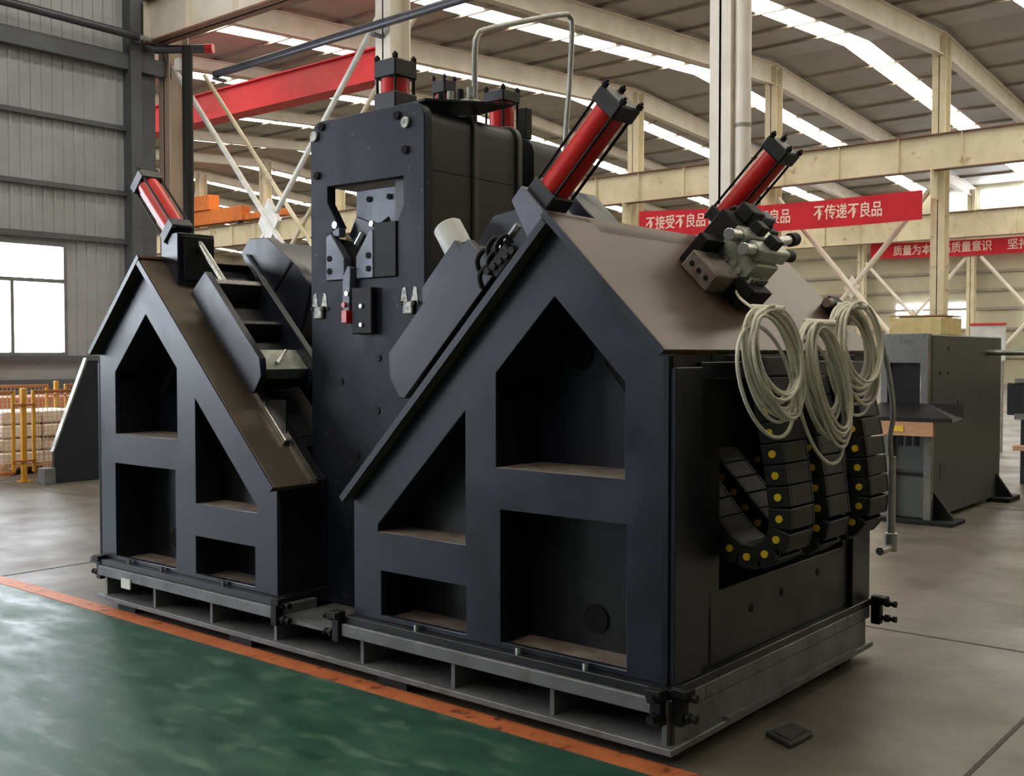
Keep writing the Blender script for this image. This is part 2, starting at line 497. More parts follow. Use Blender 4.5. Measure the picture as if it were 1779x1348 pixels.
# pipe along the near columns --------------------------------------
pr = thing('service_pipe', (-8, AY - 0.3, 6.85), 'dark service pipe running past the broad cream column', 'pipe')
MB().tube([(-14.7, AY - 0.35, 6.74), (-9.0, AY - 0.35, 6.82), (-2.0, AY - 0.35, 6.9)], 0.07, 12).build('pipe_run', 'hose', pr)
for x in (-14.6, -10.38):
    MB().box(x - 0.05, x + 0.05, AY - 0.45, AY - 0.2, 6.62, 6.66).build('hanger', 'girt', pr)

# left wall of the near bay ----------------------------------------
WY1 = 8.15
def corrugated(x, y0, y1, z0, z1, pitch=0.2, depth=0.03):
    mb = MB()
    n = int((y1 - y0) / pitch)
    prof = []
    for i in range(n):
        a = y0 + i * pitch
        prof += [(a, 0), (a + pitch * 0.62, 0), (a + pitch * 0.7, depth), (a + pitch * 0.92, depth)]
    prof.append((y1, 0))
    vs, fs = [], []
    for (yy, d) in prof:
        vs += [(x + d, yy, z0), (x + d, yy, z1)]
    for i in range(len(prof) - 1):
        fs.append((2 * i, 2 * i + 2, 2 * i + 3, 2 * i + 1))
    mb.add(vs, fs)
    return mb
wall = MB()
WZ0, WZ1 = 1.58, 3.62
win_y = [(-14.5, -8.5), (-7.5, -1.5), (0.35, 6.35)]
WTOP = [5.6, 5.6, WZ1]  # first two windows are unseen, added and made tall to brighten the left stand
ys = [NY] + [v for w in win_y for v in w] + [WY1]
wall.box(LWX - 0.15, LWX, NY, WY1, 0, WZ0)
wall.box(LWX - 0.15, LWX, NY, WY1, 5.6, 11.6)
wall.box(LWX - 0.15, LWX, win_y[2][0], win_y[2][1], WZ1, 5.6)
for a, b in zip(ys[0::2], ys[1::2]):
    wall.box(LWX - 0.15, LWX, a, b, WZ0, 5.6)
wl = wall.build('wall_left', 'wall', smooth=False)
struct(wl, 'grey corrugated steel wall with horizontal girts', 'wall')
corrugated(LWX + 0.002, 3.0, WY1 - 0.05, WZ1 + 0.06, 11.4).build('cladding', 'wall', wl, smooth=False)
corrugated(LWX + 0.002, 6.42, WY1 - 0.05, 1.55, WZ1 + 0.06).build('cladding', 'wall', wl, smooth=False)
MB().box(LWX, LWX + 0.06, NY, WY1, 0.0, 1.15).build('plinth', 'girt', wl)
for z, h, d in ((7.0, 0.30, 0.22), (5.85, 0.09, 0.12), (4.62, 0.09, 0.12), (3.70, 0.10, 0.12), (1.48, 0.10, 0.16), (9.2, 0.1, 0.12)):
    MB().box(LWX + 0.02, LWX + d, NY if z > 5.7 or z < 1.6 else -1.4, WY1 - 0.35 if h < 0.2 else WY1 + 0.3, z, z + h).build('girt', 'girt', wl)
MB().box(LWX, LWX + 0.30, WY1 - 0.62, WY1 - 0.40, 0, 9.9).build('corner_post', 'girt', wl)
MB().box(LWX, LWX + 0.12, WY1 - 0.40, WY1, 0, 9.9).build('corner_trim', 'girt', wl)
for i, (a, b) in enumerate(win_y):
    w = MB()
    t = 0.06
    WZ1 = WTOP[i]
    w.prism([(a, WZ0), (b, WZ0), (b, WZ1), (a, WZ1)], LWX - 0.10, LWX + 0.05, 'x', [[(a + t, WZ0 + t), (b - t, WZ0 + t), (b - t, WZ1 - t), (a + t, WZ1 - t)]])
    wo = w.build('window_%d' % (i + 1), 'frame')
    struct(wo, ['unseen tall window added far along the grey wall for its light', 'unseen tall window added in the middle of the grey wall for its light', 'bright daylit window in the grey corrugated wall at left'][i], 'window')
    zt = WZ0 + 1.32
    MB().box(LWX - 0.08, LWX + 0.04, a + t, b - t, zt, zt + 0.07).build('transom', 'frame', wo)
    nm = 6
    for k in range(1, nm):
        yy = a + (b - a) * k / nm
        MB().box(LWX - 0.08, LWX + 0.03, yy - 0.03, yy + 0.03, WZ0 + t, zt).build('mullion', 'frame', wo)
    for k in range(nm):
        ya, yb = a + (b - a) * k / nm, a + (b - a) * (k + 1) / nm
        MB().box(LWX - 0.07, LWX - 0.06, max(ya, a + t), min(yb, b - t), WZ0 + t, zt).build('pane', 'window', wo)
    MB().box(LWX - 0.07, LWX - 0.06, a + t, b - t, zt + 0.07, WZ1 - t).build('pane', 'window', wo)

# far wall ----------------------------------------------------------
wb = MB().box(HX0, HX1, CY, CY + 0.2, 0, 10.8).build('wall_back', 'far_wall', smooth=False)
struct(wb, 'distant olive grey sheet wall with rails and windows', 'wall')
for z in (1.4, 2.9, 4.0, 5.0, 6.0, 7.2, 8.9):
    MB().box(-60, HX1, CY - 0.12, CY, z, z + 0.14).build('girt', 'purlin', wb, smooth=False)
for x0, x1 in ((-17.2, -15.9), (-15.3, -12.6), (-12.2, -9.0)):
    MB().box(x0, x1, CY - 0.06, CY - 0.02, 9.5, 10.4).build('window_pane', 'window', wb, smooth=False)
for x0, x1 in ((-19.8, -17.2), (-17.0, -16.0), (-12.8, -9.6), (-27.5, -24.5)):
    MB().box(x0, x1, CY - 0.06, CY - 0.02, 3.0, 4.4).build('window_pane', 'window', wb, smooth=False)
we = MB().box(HX0 - 0.2, HX0, AY, CY, 0, 11.8).build('wall_end', 'far_wall', smooth=False)
struct(we, 'distant end wall of the hall', 'wall')
wf = MB().box(LWX, HX1, NY - 0.2, NY, 0, 10.8).build('wall_front', 'girt', smooth=False)
struct(wf, 'sheet wall behind the viewer', 'wall')
wr = MB().box(HX1, HX1 + 0.2, NY, CY, 0, 12.6).build('wall_right', 'far_wall', smooth=False)
struct(wr, 'sheet wall closing the hall on the right', 'wall')

# banners -----------------------------------------------------------
def text_mesh(name, body, size, xc, y, zc, parent, m, rot=0.0, width=None):
    cu = bpy.data.curves.new(name, 'FONT')
    cu.body = body
    cu.size = size
    cu.align_x = 'CENTER'
    cu.align_y = 'CENTER'
    cu.extrude = 0.004
    cu.offset = size * 0.012
    cu.resolution_u = 2
    tmp = bpy.data.objects.new(name, cu)
    C.objects.link(tmp)
    dg = bpy.context.evaluated_depsgraph_get()
    me = bpy.data.meshes.new_from_object(tmp.evaluated_get(dg))
    bpy.data.objects.remove(tmp)
    bpy.data.curves.remove(cu)
    me.materials.clear()
    me.materials.append(MT[m])
    xs = [v.co.x for v in me.vertices]
    k = (width / (max(xs) - min(xs))) if width and xs else 1
    for v in me.vertices:
        v.co.x *= k
    me.transform(Matrix.Rotation(PI / 2, 4, 'X'))
    me.transform(Matrix.Rotation(rot, 4, 'Y'))
    o = bpy.data.objects.new(name, me)
    C.objects.link(o)
    o.parent = parent
    o.location = Vector((xc, y, zc)) - WLOC[parent.name]
    return o
def banner(x0, x1, y, z0, z1, h, label, texts):
    t0 = thing('banner', ((x0 + x1) / 2, y, min(z0, z1)), label, 'banner')
    n = 16
    vs, fs = [], []
    for i in range(n + 1):
        t = i / n
        x = x0 + (x1 - x0) * t
        z = z0 + (z1 - z0) * t - 0.12 * math.sin(PI * t)
        for yy in (y, y + 0.012):
            vs += [(x, yy, z), (x, yy, z + h)]
    for i in range(n):
        a, b = 4 * i, 4 * i + 4
        fs += [(a, b, b + 1, a + 1), (a + 2, a + 3, b + 3, b + 2), (a, a + 2, b + 2, b), (a + 1, b + 1, b + 3, a + 3)]
    fs += [(0, 1, 3, 2), (4 * n, 4 * n + 2, 4 * n + 3, 4 * n + 1)]
    MB().add(vs, fs).build('cloth', 'banner', t0, smooth=False)
    for (body, ta, tb, size) in texts:
        t = (ta + tb) / 2
        x = x0 + (x1 - x0) * t
        z = z0 + (z1 - z0) * t - 0.12 * math.sin(PI * t) + h / 2
        text_mesh('lettering', body, size, x, y - 0.01, z, t0, 'lettering', -math.atan2(z1 - z0, x1 - x0) * 1.0, (x1 - x0) * (tb - ta))
    return t0
banner(-20.9, -9.95, BY - 0.99, 6.25, 6.02, 0.96, 'long red banner with white characters across the middle columns',
       [('不接受不良品', 0.03, 0.27, 0.55), ('不制造不良品', 0.35, 0.58, 0.55), ('不传递不良品', 0.66, 0.88, 0.55)])
banner(-21.0, -8.0, CY - 0.9, 7.0, 7.0, 0.85, 'distant red banner with white characters on the far wall',
       [('质量为本提高质量意识', 0.10, 0.50, 0.6), ('坚持质量第一', 0.56, 0.82, 0.6)])

# ================================================================== THE MACHINE
S2 = 1 / math.sqrt(2)
BASEZ = 0.30
# base frame --------------------------------------------------------
bf = thing('steel_skid', (-2.1, 1.0, 0.0), 'long grey welded steel base frame under the machine, beside the orange line', 'base frame')
bx0, bx1, by0, by1 = -4.22, 0.02, -0.02, 2.03
MB().box(bx0, bx1, by0, by1, 0.05, 0.078).build('bottom_plate', 'base_steel', bf, 0.003)
webs = [-4.15, -3.60, -3.02, -2.44, -1.76, -1.15, -0.58, -0.03]
wp = None
for i, x in enumerate(webs):
    if wp is None:
        wp = MB().box(x - 0.011, x + 0.011, by0 + 0.03, by1 - 0.03, 0.078, 0.20).build('web_plate', 'base_steel', bf)
    else:
        instance(wp, bf, (x, WLOC[wp.name].y, WLOC[wp.name].z))
for (a, b) in ((-4.20, -2.42), (-1.88, 0.0)):
    for yy in (by0, by1 - 0.30):
        MB().box(a, b, yy, yy + 0.30, 0.20, 0.262).build('top_rail', 'base_steel', bf, 0.004)
MB().box(-2.42, -1.88, by0 + 0.03, by1, 0.19, 0.209).build('cross_plate', 'base_steel', bf)
MB().box(-0.02, 0.0, by0 + 0.06, by1 - 0.06, 0.078, 0.20).build('side_channel', 'base_steel', bf)
MB().box(-0.10, 0.0, by0 + 0.30, by1 - 0.30, 0.20, 0.262).build('top_rail', 'base_steel', bf, 0.004)
MB().box(-0.06, 0.03, by0 + 0.45, by1 - 0.25, 0.078, 0.090).build('foot_flange', 'base_steel', bf)
MB().box(-3.9, -0.3, 0.9, 0.93, 0.078, 0.20).build('stringer', 'base_steel', bf)
pd = None
for x, y in ((-3.95, 0.10), (-2.75, 0.08), (-1.55, 0.08), (-0.12, 0.14), (-0.12, 1.75), (-3.95, 1.8), (-2.0, 1.8)):
    if pd is None:
        pd = MB().box(x - 0.10, x + 0.10, y - 0.07, y + 0.07, 0.0, 0.05).build('levelling_pad', 'black', bf)
    else:
        instance(pd, bf, (x, y, 0.025))
# corner clamps with jack bolts
def clamp(x, y, dx, dy):
    mb = MB()
    mb.cbox((x, y, 0.245), (0.05, 0.05, 0.15))
    mb.cbox((x + dx * 0.02, y + dy * 0.02, 0.30), (0.07, 0.07, 0.035))
    o = mb.build('corner_clamp', 'black', bf, 0.004)
    for z in (0.285, 0.205):
        m2 = MB()
        d = Vector((dx, dy, 0))
        p0 = Vector((x, y, z))
        m2.cyl(p0, p0 + d * 0.10, 0.012, 10)
        m2.cyl(p0 + d * 0.045, p0 + d * 0.065, 0.022, 6)
        m2.cyl(p0 + d * 0.09, p0 + d * 0.105, 0.018, 6)
        m2.build('jack_bolt', 'black', o)
clamp(-4.22, 0.02, -1, 0)
clamp(-2.40, -0.01, 1, 0)
clamp(-1.91, -0.01, -1, 0)
clamp(-0.03, -0.035, 0.0, -0.6)
clamp(0.035, 0.02, 0.7, 0)
clamp(0.03, 2.05, 1, 0)
MB().cbox((-3.86, -0.025, 0.19), (0.10, 0.008, 0.06)).build('paper_tag', 'white', bf)

# gable stands ------------------------------------------------------
AXR = -0.60
def stand(mirror, label):
    K = -4.33
    fx = (lambda x: K - x) if mirror else (lambda x: x)
    mx = Matrix(((-1, 0, 0, K), (0, 1, 0, 0), (0, 0, 1, 0), (0, 0, 0, 1))) if mirror else Matrix()
    t0 = thing('gable_stand', (fx(-0.95), 1.0, BASEZ), label, 'machine frame')
    N = lambda: MB(mx.copy())
    front = [(-1.86, BASEZ), (-0.04, BASEZ), (-0.04, 1.60), (AXR, 2.165), (-1.86, 0.905)]
    hA = [(-0.925, 1.10), (-0.245, 1.10), (-0.245, 1.49), (AXR, 1.845), (-0.925, 1.52)]
    hB = [(-0.90, 0.325), (-0.235, 0.325), (-0.235, 0.915), (-0.90, 0.915)]
    hC = [(-1.685, 0.735), (-1.11, 0.735), (-1.11, 1.345), (-1.685, 0.77)]
    hD = [(-1.665, 0.325), (-1.105, 0.325), (-1.105, 0.545), (-1.665, 0.545)]
    N().prism(front, 0.05, 0.085, 'y', [hA, hB, hC, hD]).build('front_plate', 'navy', t0, 0.003)
    # pocket lining: walls, partition and shelves behind the front plate
    PB = 0.37
    N().prism(front, PB, PB + 0.02, 'y').build('pocket_back', 'navy', t0)
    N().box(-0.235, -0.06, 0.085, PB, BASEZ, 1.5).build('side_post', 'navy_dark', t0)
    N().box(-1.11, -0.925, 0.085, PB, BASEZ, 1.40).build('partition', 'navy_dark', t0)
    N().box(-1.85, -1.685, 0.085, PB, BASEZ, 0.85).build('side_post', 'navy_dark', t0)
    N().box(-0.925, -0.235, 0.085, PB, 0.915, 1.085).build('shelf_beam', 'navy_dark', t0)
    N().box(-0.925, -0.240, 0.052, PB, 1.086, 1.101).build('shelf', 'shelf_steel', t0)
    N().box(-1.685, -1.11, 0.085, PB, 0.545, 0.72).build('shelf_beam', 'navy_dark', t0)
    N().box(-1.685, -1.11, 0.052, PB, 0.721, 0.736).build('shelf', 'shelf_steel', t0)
    # sloping beams behind front plate
    N().prism([(-1.85, 0.90), (-1.685, 0.76), (AXR - 0.325, 1.845 - 0.325 + 0.0), (AXR, 1.845), (AXR, 2.16)], 0.085, PB, 'y').build('slope_beam', 'navy_dark', t0)
    N().prism([(-0.05, 1.60), (-0.245, 1.49), (AXR, 1.845), (AXR, 2.16)], 0.085, PB, 'y').build('slope_beam', 'navy_dark', t0)
    # rear body
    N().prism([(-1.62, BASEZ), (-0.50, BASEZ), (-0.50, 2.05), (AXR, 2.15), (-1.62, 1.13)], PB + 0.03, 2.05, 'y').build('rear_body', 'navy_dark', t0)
    # base ledge
    N().box(-1.88, 0.0, 0.0, PB + 0.02, 0.263, BASEZ).build('foot_plate', 'navy_dark', t0, 0.003)
    N().box(-1.62, 0.0, PB + 0.02, 2.05, 0.263, BASEZ).build('foot_plate', 'navy_dark', t0, 0.003)
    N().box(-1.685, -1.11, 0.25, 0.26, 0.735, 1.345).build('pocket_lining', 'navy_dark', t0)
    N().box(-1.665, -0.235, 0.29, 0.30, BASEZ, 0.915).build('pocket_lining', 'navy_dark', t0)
    # outer side wall, recessed for the chains
    side = [(0.05, BASEZ), (2.06, BASEZ), (2.06, 1.60), (0.05, 1.60)]
    hole = [(0.46, 0.61), (1.76, 0.61), (1.76, 1.52), (0.46, 1.52)]
    N().prism(side, -0.07, -0.04, 'x', [hole]).build('side_wall', 'navy_dark', t0, 0.003)
    N().box(-0.04, -0.015, 0.06, 0.27, BASEZ, 1.55).build('corner_post', 'navy', t0, 0.003)
    N().box(-0.04, -0.015, 1.83, 2.06, BASEZ, 1.55).build('corner_post', 'navy', t0, 0.003)
    N().box(-0.04, -0.02, 0.27, 1.83, 1.50, 1.57).build('eave_beam', 'navy', t0, 0.003)
    N().box(-0.50, -0.07, 0.48, 2.05, 0.57, 0.60).build('recess_sill', 'navy_dark', t0)
    N().prism([(-0.50, BASEZ), (-0.07, BASEZ), (-0.07, 1.60), (-0.50, 2.03)], 2.02, 2.05, 'y').build('rear_wall', 'navy_dark', t0)
    for (yy, zz) in ((0.75, 0.48), (1.05, 0.50), (1.45, 0.53)):
        N().cyl((-0.039, yy, zz), (-0.037, yy, zz), 0.018, 12).build('bolt_hole', 'void', t0)
    # roof plate, outer slope
    u = Vector((S2, 0, -S2))
    nn = Vector((S2, 0, S2))
    ap = Vector((AXR, 0, 2.195))
    def q(s, n): v = ap + u * s + nn * n; return (v.x, v.z)
    N().prism([q(-0.012, -0.03), q(-0.012, 0), q(0.815, 0), q(0.815, -0.03)], 0.0, 2.12, 'y').build('roof_plate', 'roof_steel', t0, 0.003)
    N().prism([q(-0.012, -0.032), q(-0.012, 0.001), q(0.817, 0.001), q(0.817, -0.032)], -0.012, 0.0, 'y').build('edge_strip', 'navy', t0, 0.002)
    # inner slope track
    u2 = Vector((-S2, 0, -S2))
    n2 = Vector((-S2, 0, S2))
    def q2(s, n): v = ap + u2 * s + n2 * n; return (v.x, v.z)
    tr = N().prism([q2(0, -0.035), q2(0, 0), q2(1.84, 0), q2(1.84, -0.035)], 0.0, 0.30, 'y').build('slide_track', 'track_steel', t0, 0.003)
    N().prism([q2(0.035, -0.036), q2(0.035, 0.001), q2(1.842, 0.001), q2(1.842, -0.036)], -0.012, 0.0, 'y').build('edge_strip', 'navy', t0, 0.002)
    N().prism([q2(0.0, -0.09), q2(0.0, -0.035), q2(1.55, -0.035), q2(1.55, -0.09)], 0.30, 2.10, 'y').build('rear_slope_plate', 'navy_dark', t0)
    N().prism([q2(0.35, 0), q2(0.35, 0.035), q2(1.55, 0.035), q2(1.55, 0)], 0.220, 0.272, 'y').build('guide_rail', 'bright_steel', tr, 0.003)
    N().prism([q2(1.55, 0), q2(1.55, 0.012), q2(1.82, 0.012), q2(1.82, 0)], 0.255, 0.268, 'y').build('guide_strip', 'steel', tr)
    N().prism([q2(0.1, 0), q2(0.1, 0.012), q2(1.82, 0.012), q2(1.82, 0)], 0.285, 0.297, 'y').build('guide_strip', 'steel', tr)
    N().cyl((-0.70, PB - 0.012, 1.60), (-0.70, PB + 0.0, 1.60), 0.07, 20).build('access_hole', 'void', t0)
    N().cyl((-0.55, 0.28, 0.44), (-0.55, 0.291, 0.44), 0.065, 20).build('access_hole', 'void', t0)
    N().tube([(-0.52, PB - 0.04, 1.58), (-0.34, PB - 0.04, 1.36)], 0.02, 8).build('hose_stub', 'black', t0)
    # floor plate of the lower pockets
    N().box(-1.66, -0.24, 0.09, PB, BASEZ, BASEZ + 0.008).build('pocket_floor', 'shelf_steel', t0)
    for x in (-1.40, -0.78, -0.42):
        N().cyl((x, 0.03, 0.30), (x, 0.03, 0.325), 0.014, 6).build('anchor_bolt', 'bright_steel', t0)
    return t0
stand(False, 'dark navy gabled machine stand at right with brown steel roof plate')
stand(True, 'dark navy gabled machine stand at left with bluish sheen')

# press -------------------------------------------------------------
px0, px1, py0 = -2.60, -1.705, 0.40
pz1 = 2.90
pm = thing('punch_press', (-2.15, 0.8, 0.21), 'tall dark press frame with rounded top between the two gabled stands', 'press')
outer = rounded(px0, px1, 0.21, pz1, 0.09)
throat = [(-2.455, 2.53), (-2.455, 2.44), (-2.36, 2.30), (-2.455, 2.26), (-2.455, 2.01), (-1.905, 2.01), (-1.905, 2.30), (-1.86, 2.38), (-1.86, 2.53)]
MB().prism(outer, py0, py0 + 0.06, 'y', [throat]).build('front_plate', 'press_front', pm, 0.004)
def side_sect(x0, x1, y0, y1, z1, nm='body_section', lower=True):
    pts = rounded(x0, x1, 2.55, z1, 0.09)
    MB().prism(pts, y0, y1).build(nm, 'navy_dark', pm, 0.004)
    MB().box(-1.98, x1, y0, y1, 1.98, 2.55).build(nm, 'navy_dark', pm)
    MB().box(x0, x1, y0, y1, 0.21, 1.98).build(nm, 'navy_dark', pm)
side_sect(px0 + 0.02, px1 - 0.012, 0.46, 0.78, 2.885)
MB().prism(rounded(px0 + 0.01, px1 + 0.004, 2.55, 2.90, 0.10), 0.78, 0.82).build('rib_plate', 'rib', pm, 0.003)
MB().box(-1.98, px1 + 0.004, 0.78, 0.82, 0.21, 2.55).build('rib_plate', 'rib', pm, 0.003)
side_sect(px0 + 0.02, px1 - 0.012, 0.82, 1.15, 2.885)
MB().prism(rounded(px0 + 0.01, px1 + 0.004, 2.55, 2.90, 0.10), 1.15, 1.19).build('rib_plate', 'rib', pm, 0.003)
MB().box(-1.98, px1 + 0.004, 1.15, 1.19, 0.21, 2.55).build('rib_plate', 'rib', pm, 0.003)
MB().prism(rounded(-2.3, px1 - 0.02, 2.0, 2.86, 0.1), 1.32, 1.63).build('rear_head', 'navy_dark', pm, 0.004)
MB().box(-2.3, px1 - 0.02, 1.19, 1.63, 0.21, 2.0).build('rear_body', 'navy_dark', pm)
# throat tooling
MB().prism([(-2.30, 2.50), (-1.80, 2.50), (-1.80, 2.33), (-1.93, 2.22), (-2.0, 2.26), (-2.04, 2.34), (-2.12, 2.30), (-2.30, 2.36)], 0.47, 0.58).build('upper_die_block', 'grey_plate', pm, 0.004)
for x in (-2.19, -2.03, -1.90):
    MB().cyl((x, 0.458, 2.445), (x, 0.468, 2.445), 0.016, 12).build('bolt_hole', 'void', pm)
MB().prism([(-2.30, 2.36), (-2.12, 2.30), (-2.12, 2.20), (-2.22, 2.14), (-2.36, 2.26)], 0.47, 0.56).build('upper_punch', 'navy', pm, 0.003)
jl = MB().prism([(-2.455, 2.01), (-2.305, 2.01), (-2.305, 2.13), (-2.42, 2.27), (-2.455, 2.25)], 0.385, 0.44).build('lower_jaw', 'grey_plate', pm, 0.004)
jr = MB().prism([(-2.21, 2.01), (-2.075, 2.01), (-2.075, 2.26), (-2.10, 2.27), (-2.21, 2.13)], 0.385, 0.44).build('lower_jaw', 'grey_plate', pm, 0.004)
for x in (-2.425, -2.11):
    for z in (2.06, 2.13):
        MB().cyl((x, 0.380, z), (x, 0.387, z), 0.017, 12).build('bolt_hole', 'void', jl if x < -2.3 else jr)
MB().box(-2.42, -2.36, 0.40, 0.45, 2.25, 2.30).build('jaw_tip', 'grey_plate', pm, 0.004)
MB().cyl((-2.395, 0.395, 2.315), (-2.395, 0.42, 2.315), 0.02, 12).build('cap_screw', 'bright_steel', pm)
MB().cyl((-2.10, 0.395, 2.30), (-2.10, 0.42, 2.30), 0.016, 12).build('cap_screw', 'bright_steel', pm)
MB().cyl((-2.24, 0.42, 2.20), (-2.19, 0.42, 2.26), 0.018, 12).build('guide_pin', 'bright_steel', pm)
MB().box(-2.075, -1.905, 0.39, 0.46, 2.01, 2.30).build('jaw_block', 'black', pm, 0.004)
MB().prism([(-2.44, 2.0), (-2.08, 2.0), (-2.08, 2.25), (-2.20, 2.25), (-2.30, 2.22), (-2.44, 2.25)], 0.445, 0.468, 'y').build('jaw_gap_backing', 'void', pm)  # black sheet added behind the jaws, painting the gap between them dark
MB().prism([(-2.29, 1.80), (-2.24, 1.80), (-2.225, 2.07), (-2.25, 2.08), (-2.29, 2.02)], 0.36, 0.40).build('stripper_arm', 'grey_plate', pm, 0.003)
MB().box(-2.28, -2.235, 0.34, 0.40, 1.77, 1.84).build('sensor', 'red', pm, 0.004)
MB().cyl((-2.27, 0.345, 1.87), (-2.27, 0.40, 1.87), 0.014, 10).build('sensor_cap', 'red', pm)
MB().cyl((-2.25, 0.35, 1.93), (-2.25, 0.40, 1.93), 0.014, 10).build('sensor_screw', 'bright_steel', pm)
MB().box(-2.22, -2.06, 0.36, 0.40, 1.71, 1.96).build('cylinder_flange', 'black', pm, 0.006)
for z in (1.76, 1.86):
    MB().cyl((-2.14, 0.352, z), (-2.14, 0.362, z), 0.012, 10).build('flange_screw', 'steel', pm)
MB().prism([(-1.99, 2.25), (-1.96, 2.23), (-1.87, 2.34), (-1.90, 2.37)], 0.455, 0.47).build('die_chamfer', 'grey_plate', pm, 0.002)
# lifting lugs with scraped paint
for (x, z, big) in ((-2.525, 1.845, 1), (-1.815, 1.855, 1)):
    l = MB().box(x - 0.035, x + 0.035, py0 - 0.02, py0, z - 0.045, z + 0.02).build('lug', 'wear', pm, 0.006)
    MB().prism([(x - 0.065, z), (x - 0.01, z + 0.01), (x - 0.03, z + 0.10), (x - 0.05, z + 0.09)], py0 - 0.003, py0).build('scraped_patch', 'wear', pm)
    MB().prism([(x + 0.01, z + 0.01), (x + 0.065, z), (x + 0.055, z + 0.09), (x + 0.035, z + 0.10)], py0 - 0.003, py0).build('scraped_patch', 'wear', pm)
    for dx in (-0.045, 0.045):
        MB().cyl((x + dx, py0 - 0.022, z + 0.012), (x + dx, py0, z + 0.012), 0.013, 6).build('lug_bolt', 'black', pm)
for (x, z) in ((-1.835, 2.80), (-2.56, 2.82)):
    MB().cyl((x, py0 - 0.015, z), (x, py0, z), 0.03, 16).build('plug', 'wear', pm, 0.003)
for (x, z) in ((-1.90, 2.845), (-2.50, 2.865), (-1.84, 2.66), (-2.54, 2.60)):
    MB().cyl((x, py0 - 0.012, z), (x, py0, z), 0.022, 14).build('bolt_recess', 'void', pm)
for (x, z) in ((-2.05, 1.58), (-2.06, 1.30), (-2.35, 1.45), (-2.22, 1.05)):
    MB().cyl((x, py0 - 0.006, z), (x, py0, z), 0.02, 12).build('plug', 'black', pm)

# hydraulic cylinders ----------------------------------------------
def hydraulic(p0, d, L, r, label, group, cap=0.075, flat=None):
    p0 = Vector(p0)
    d = Vector(d).normalized()
    r *= 1.06
    t0 = thing('hydraulic_cylinder', p0, label, 'cylinder', group)
    a = Vector((0, 1, 0)) if abs(d.y) < 0.5 else Vector((1, 0, 0))
    b = d.cross(a).normalized()
    R = Matrix((a, b, d)).transposed().to_4x4()
    R.translation = p0
    MB(R).cyl((0, 0, cap), (0, 0, L - cap), r, 28).build('barrel', 'red', t0)
    w = r * 1.08
    for z0, z1, nm in ((0, cap, 'front_cap'), (L - cap, L, 'rear_cap')):
        MB(R).box(-w, w, -w, w, z0, z1).build(nm, 'navy_dark', t0, 0.008)
    for sx in (-1, 1):
        for sy in (-1, 1):
            MB(R).cyl((sx * w * 0.82, sy * w * 0.82, -0.01), (sx * w * 0.82, sy * w * 0.82, L + 0.03), r * 0.10, 8).build('tie_rod', 'black', t0)
            MB(R).cyl((sx * w * 0.82, sy * w * 0.82, L), (sx * w * 0.82, sy * w * 0.82, L + 0.02), r * 0.22, 6).build('tie_nut', 'black', t0)
    MB(R).cyl((0, 0, L - cap * 0.5), (0, w * 1.35, L - cap * 0.5), r * 0.28, 12).build('port_fitting', 'black', t0)
    return t0
apR, apL = Vector((AXR, 0, 2.195)), Vector((-3.73, 0, 2.195))
uR, nR = Vector((-S2, 0, -S2)), Vector((-S2, 0, S2))
uL, nL = Vector((S2, 0, -S2)), Vector((S2, 0, S2))
def PR(s, n, y): return apR + uR * s + nR * n + Vector((0, y, 0))
def PL(s, n, y): return apL + uL * s + nL * n + Vector((0, y, 0))
G = 'red hydraulic cylinders'
hydraulic(PR(0.06, 0.17, 0.20), -uR, 0.56, 0.066, 'large red hydraulic cylinder tilted up in front of the press side', G)
hydraulic(PR(0.0, 0.15, 1.65), -uR, 0.54, 0.066, 'red hydraulic cylinder tilted up behind the valve block on the right roof', G)
hydraulic(PL(-0.02, 0.17, 0.22), -uL, 0.54, 0.066, 'red hydraulic cylinder tilted left above the left stand', G)
hydraulic((-2.14, 0.62, 2.93), (0, 0, 1), 0.28, 0.075, 'upright red cylinder with black cap on the front top of the press', G, 0.10)
hydraulic((-2.0, 1.36, 2.86), (0, 0, 1), 0.30, 0.07, 'upright red cylinder on the rear head of the press', G, 0.07)
hydraulic((-2.15, 1.02, 2.885), (0, 0, 1), 0.30, 0.045, 'small upright red cylinder half hidden on the middle of the press', G, 0.08)

# slide carriages ---------------------------------------------------
def slope_mx(ap, u, n):
    R = Matrix((u, Vector((0, 1, 0)), n)).transposed().to_4x4()
    R.translation = ap
    return R
SL, SR = slope_mx(apL, uL, nL), slope_mx(apR, uR, nR)
def carriage(mx, base, label, s0, s1, y0, y1, n0, n1, kind):
    t0 = thing('slide_carriage', base, label, 'carriage', 'slide carriages')
    # front cheek with chamfered lower end (in s-n plane)
    pts = [(s0, n0), (s1 - 0.02, n0), (s1, n0 + 0.03), (s1 - 0.02, n0 + 0.14), (s1 - 0.10, n1), (s0 + 0.02, n1)]
    MB(mx).prism(pts, y0, y0 + 0.045, 'y').build('cheek', 'navy', t0, 0.004)
    MB(mx).prism(pts, y1 - 0.045, y1, 'y').build('cheek', 'navy', t0, 0.004)
    MB(mx).box(s0 + 0.02, s1 - 0.06, y0 + 0.045, y1 - 0.045, n0, n0 + 0.05).build('bed', 'navy_dark', t0)
    MB(mx).box(s0 + 0.10, s1 - 0.10, y0 + 0.07, y1 - 0.07, 0.012, n0).build('slider_block', 'black', t0)
    return t0
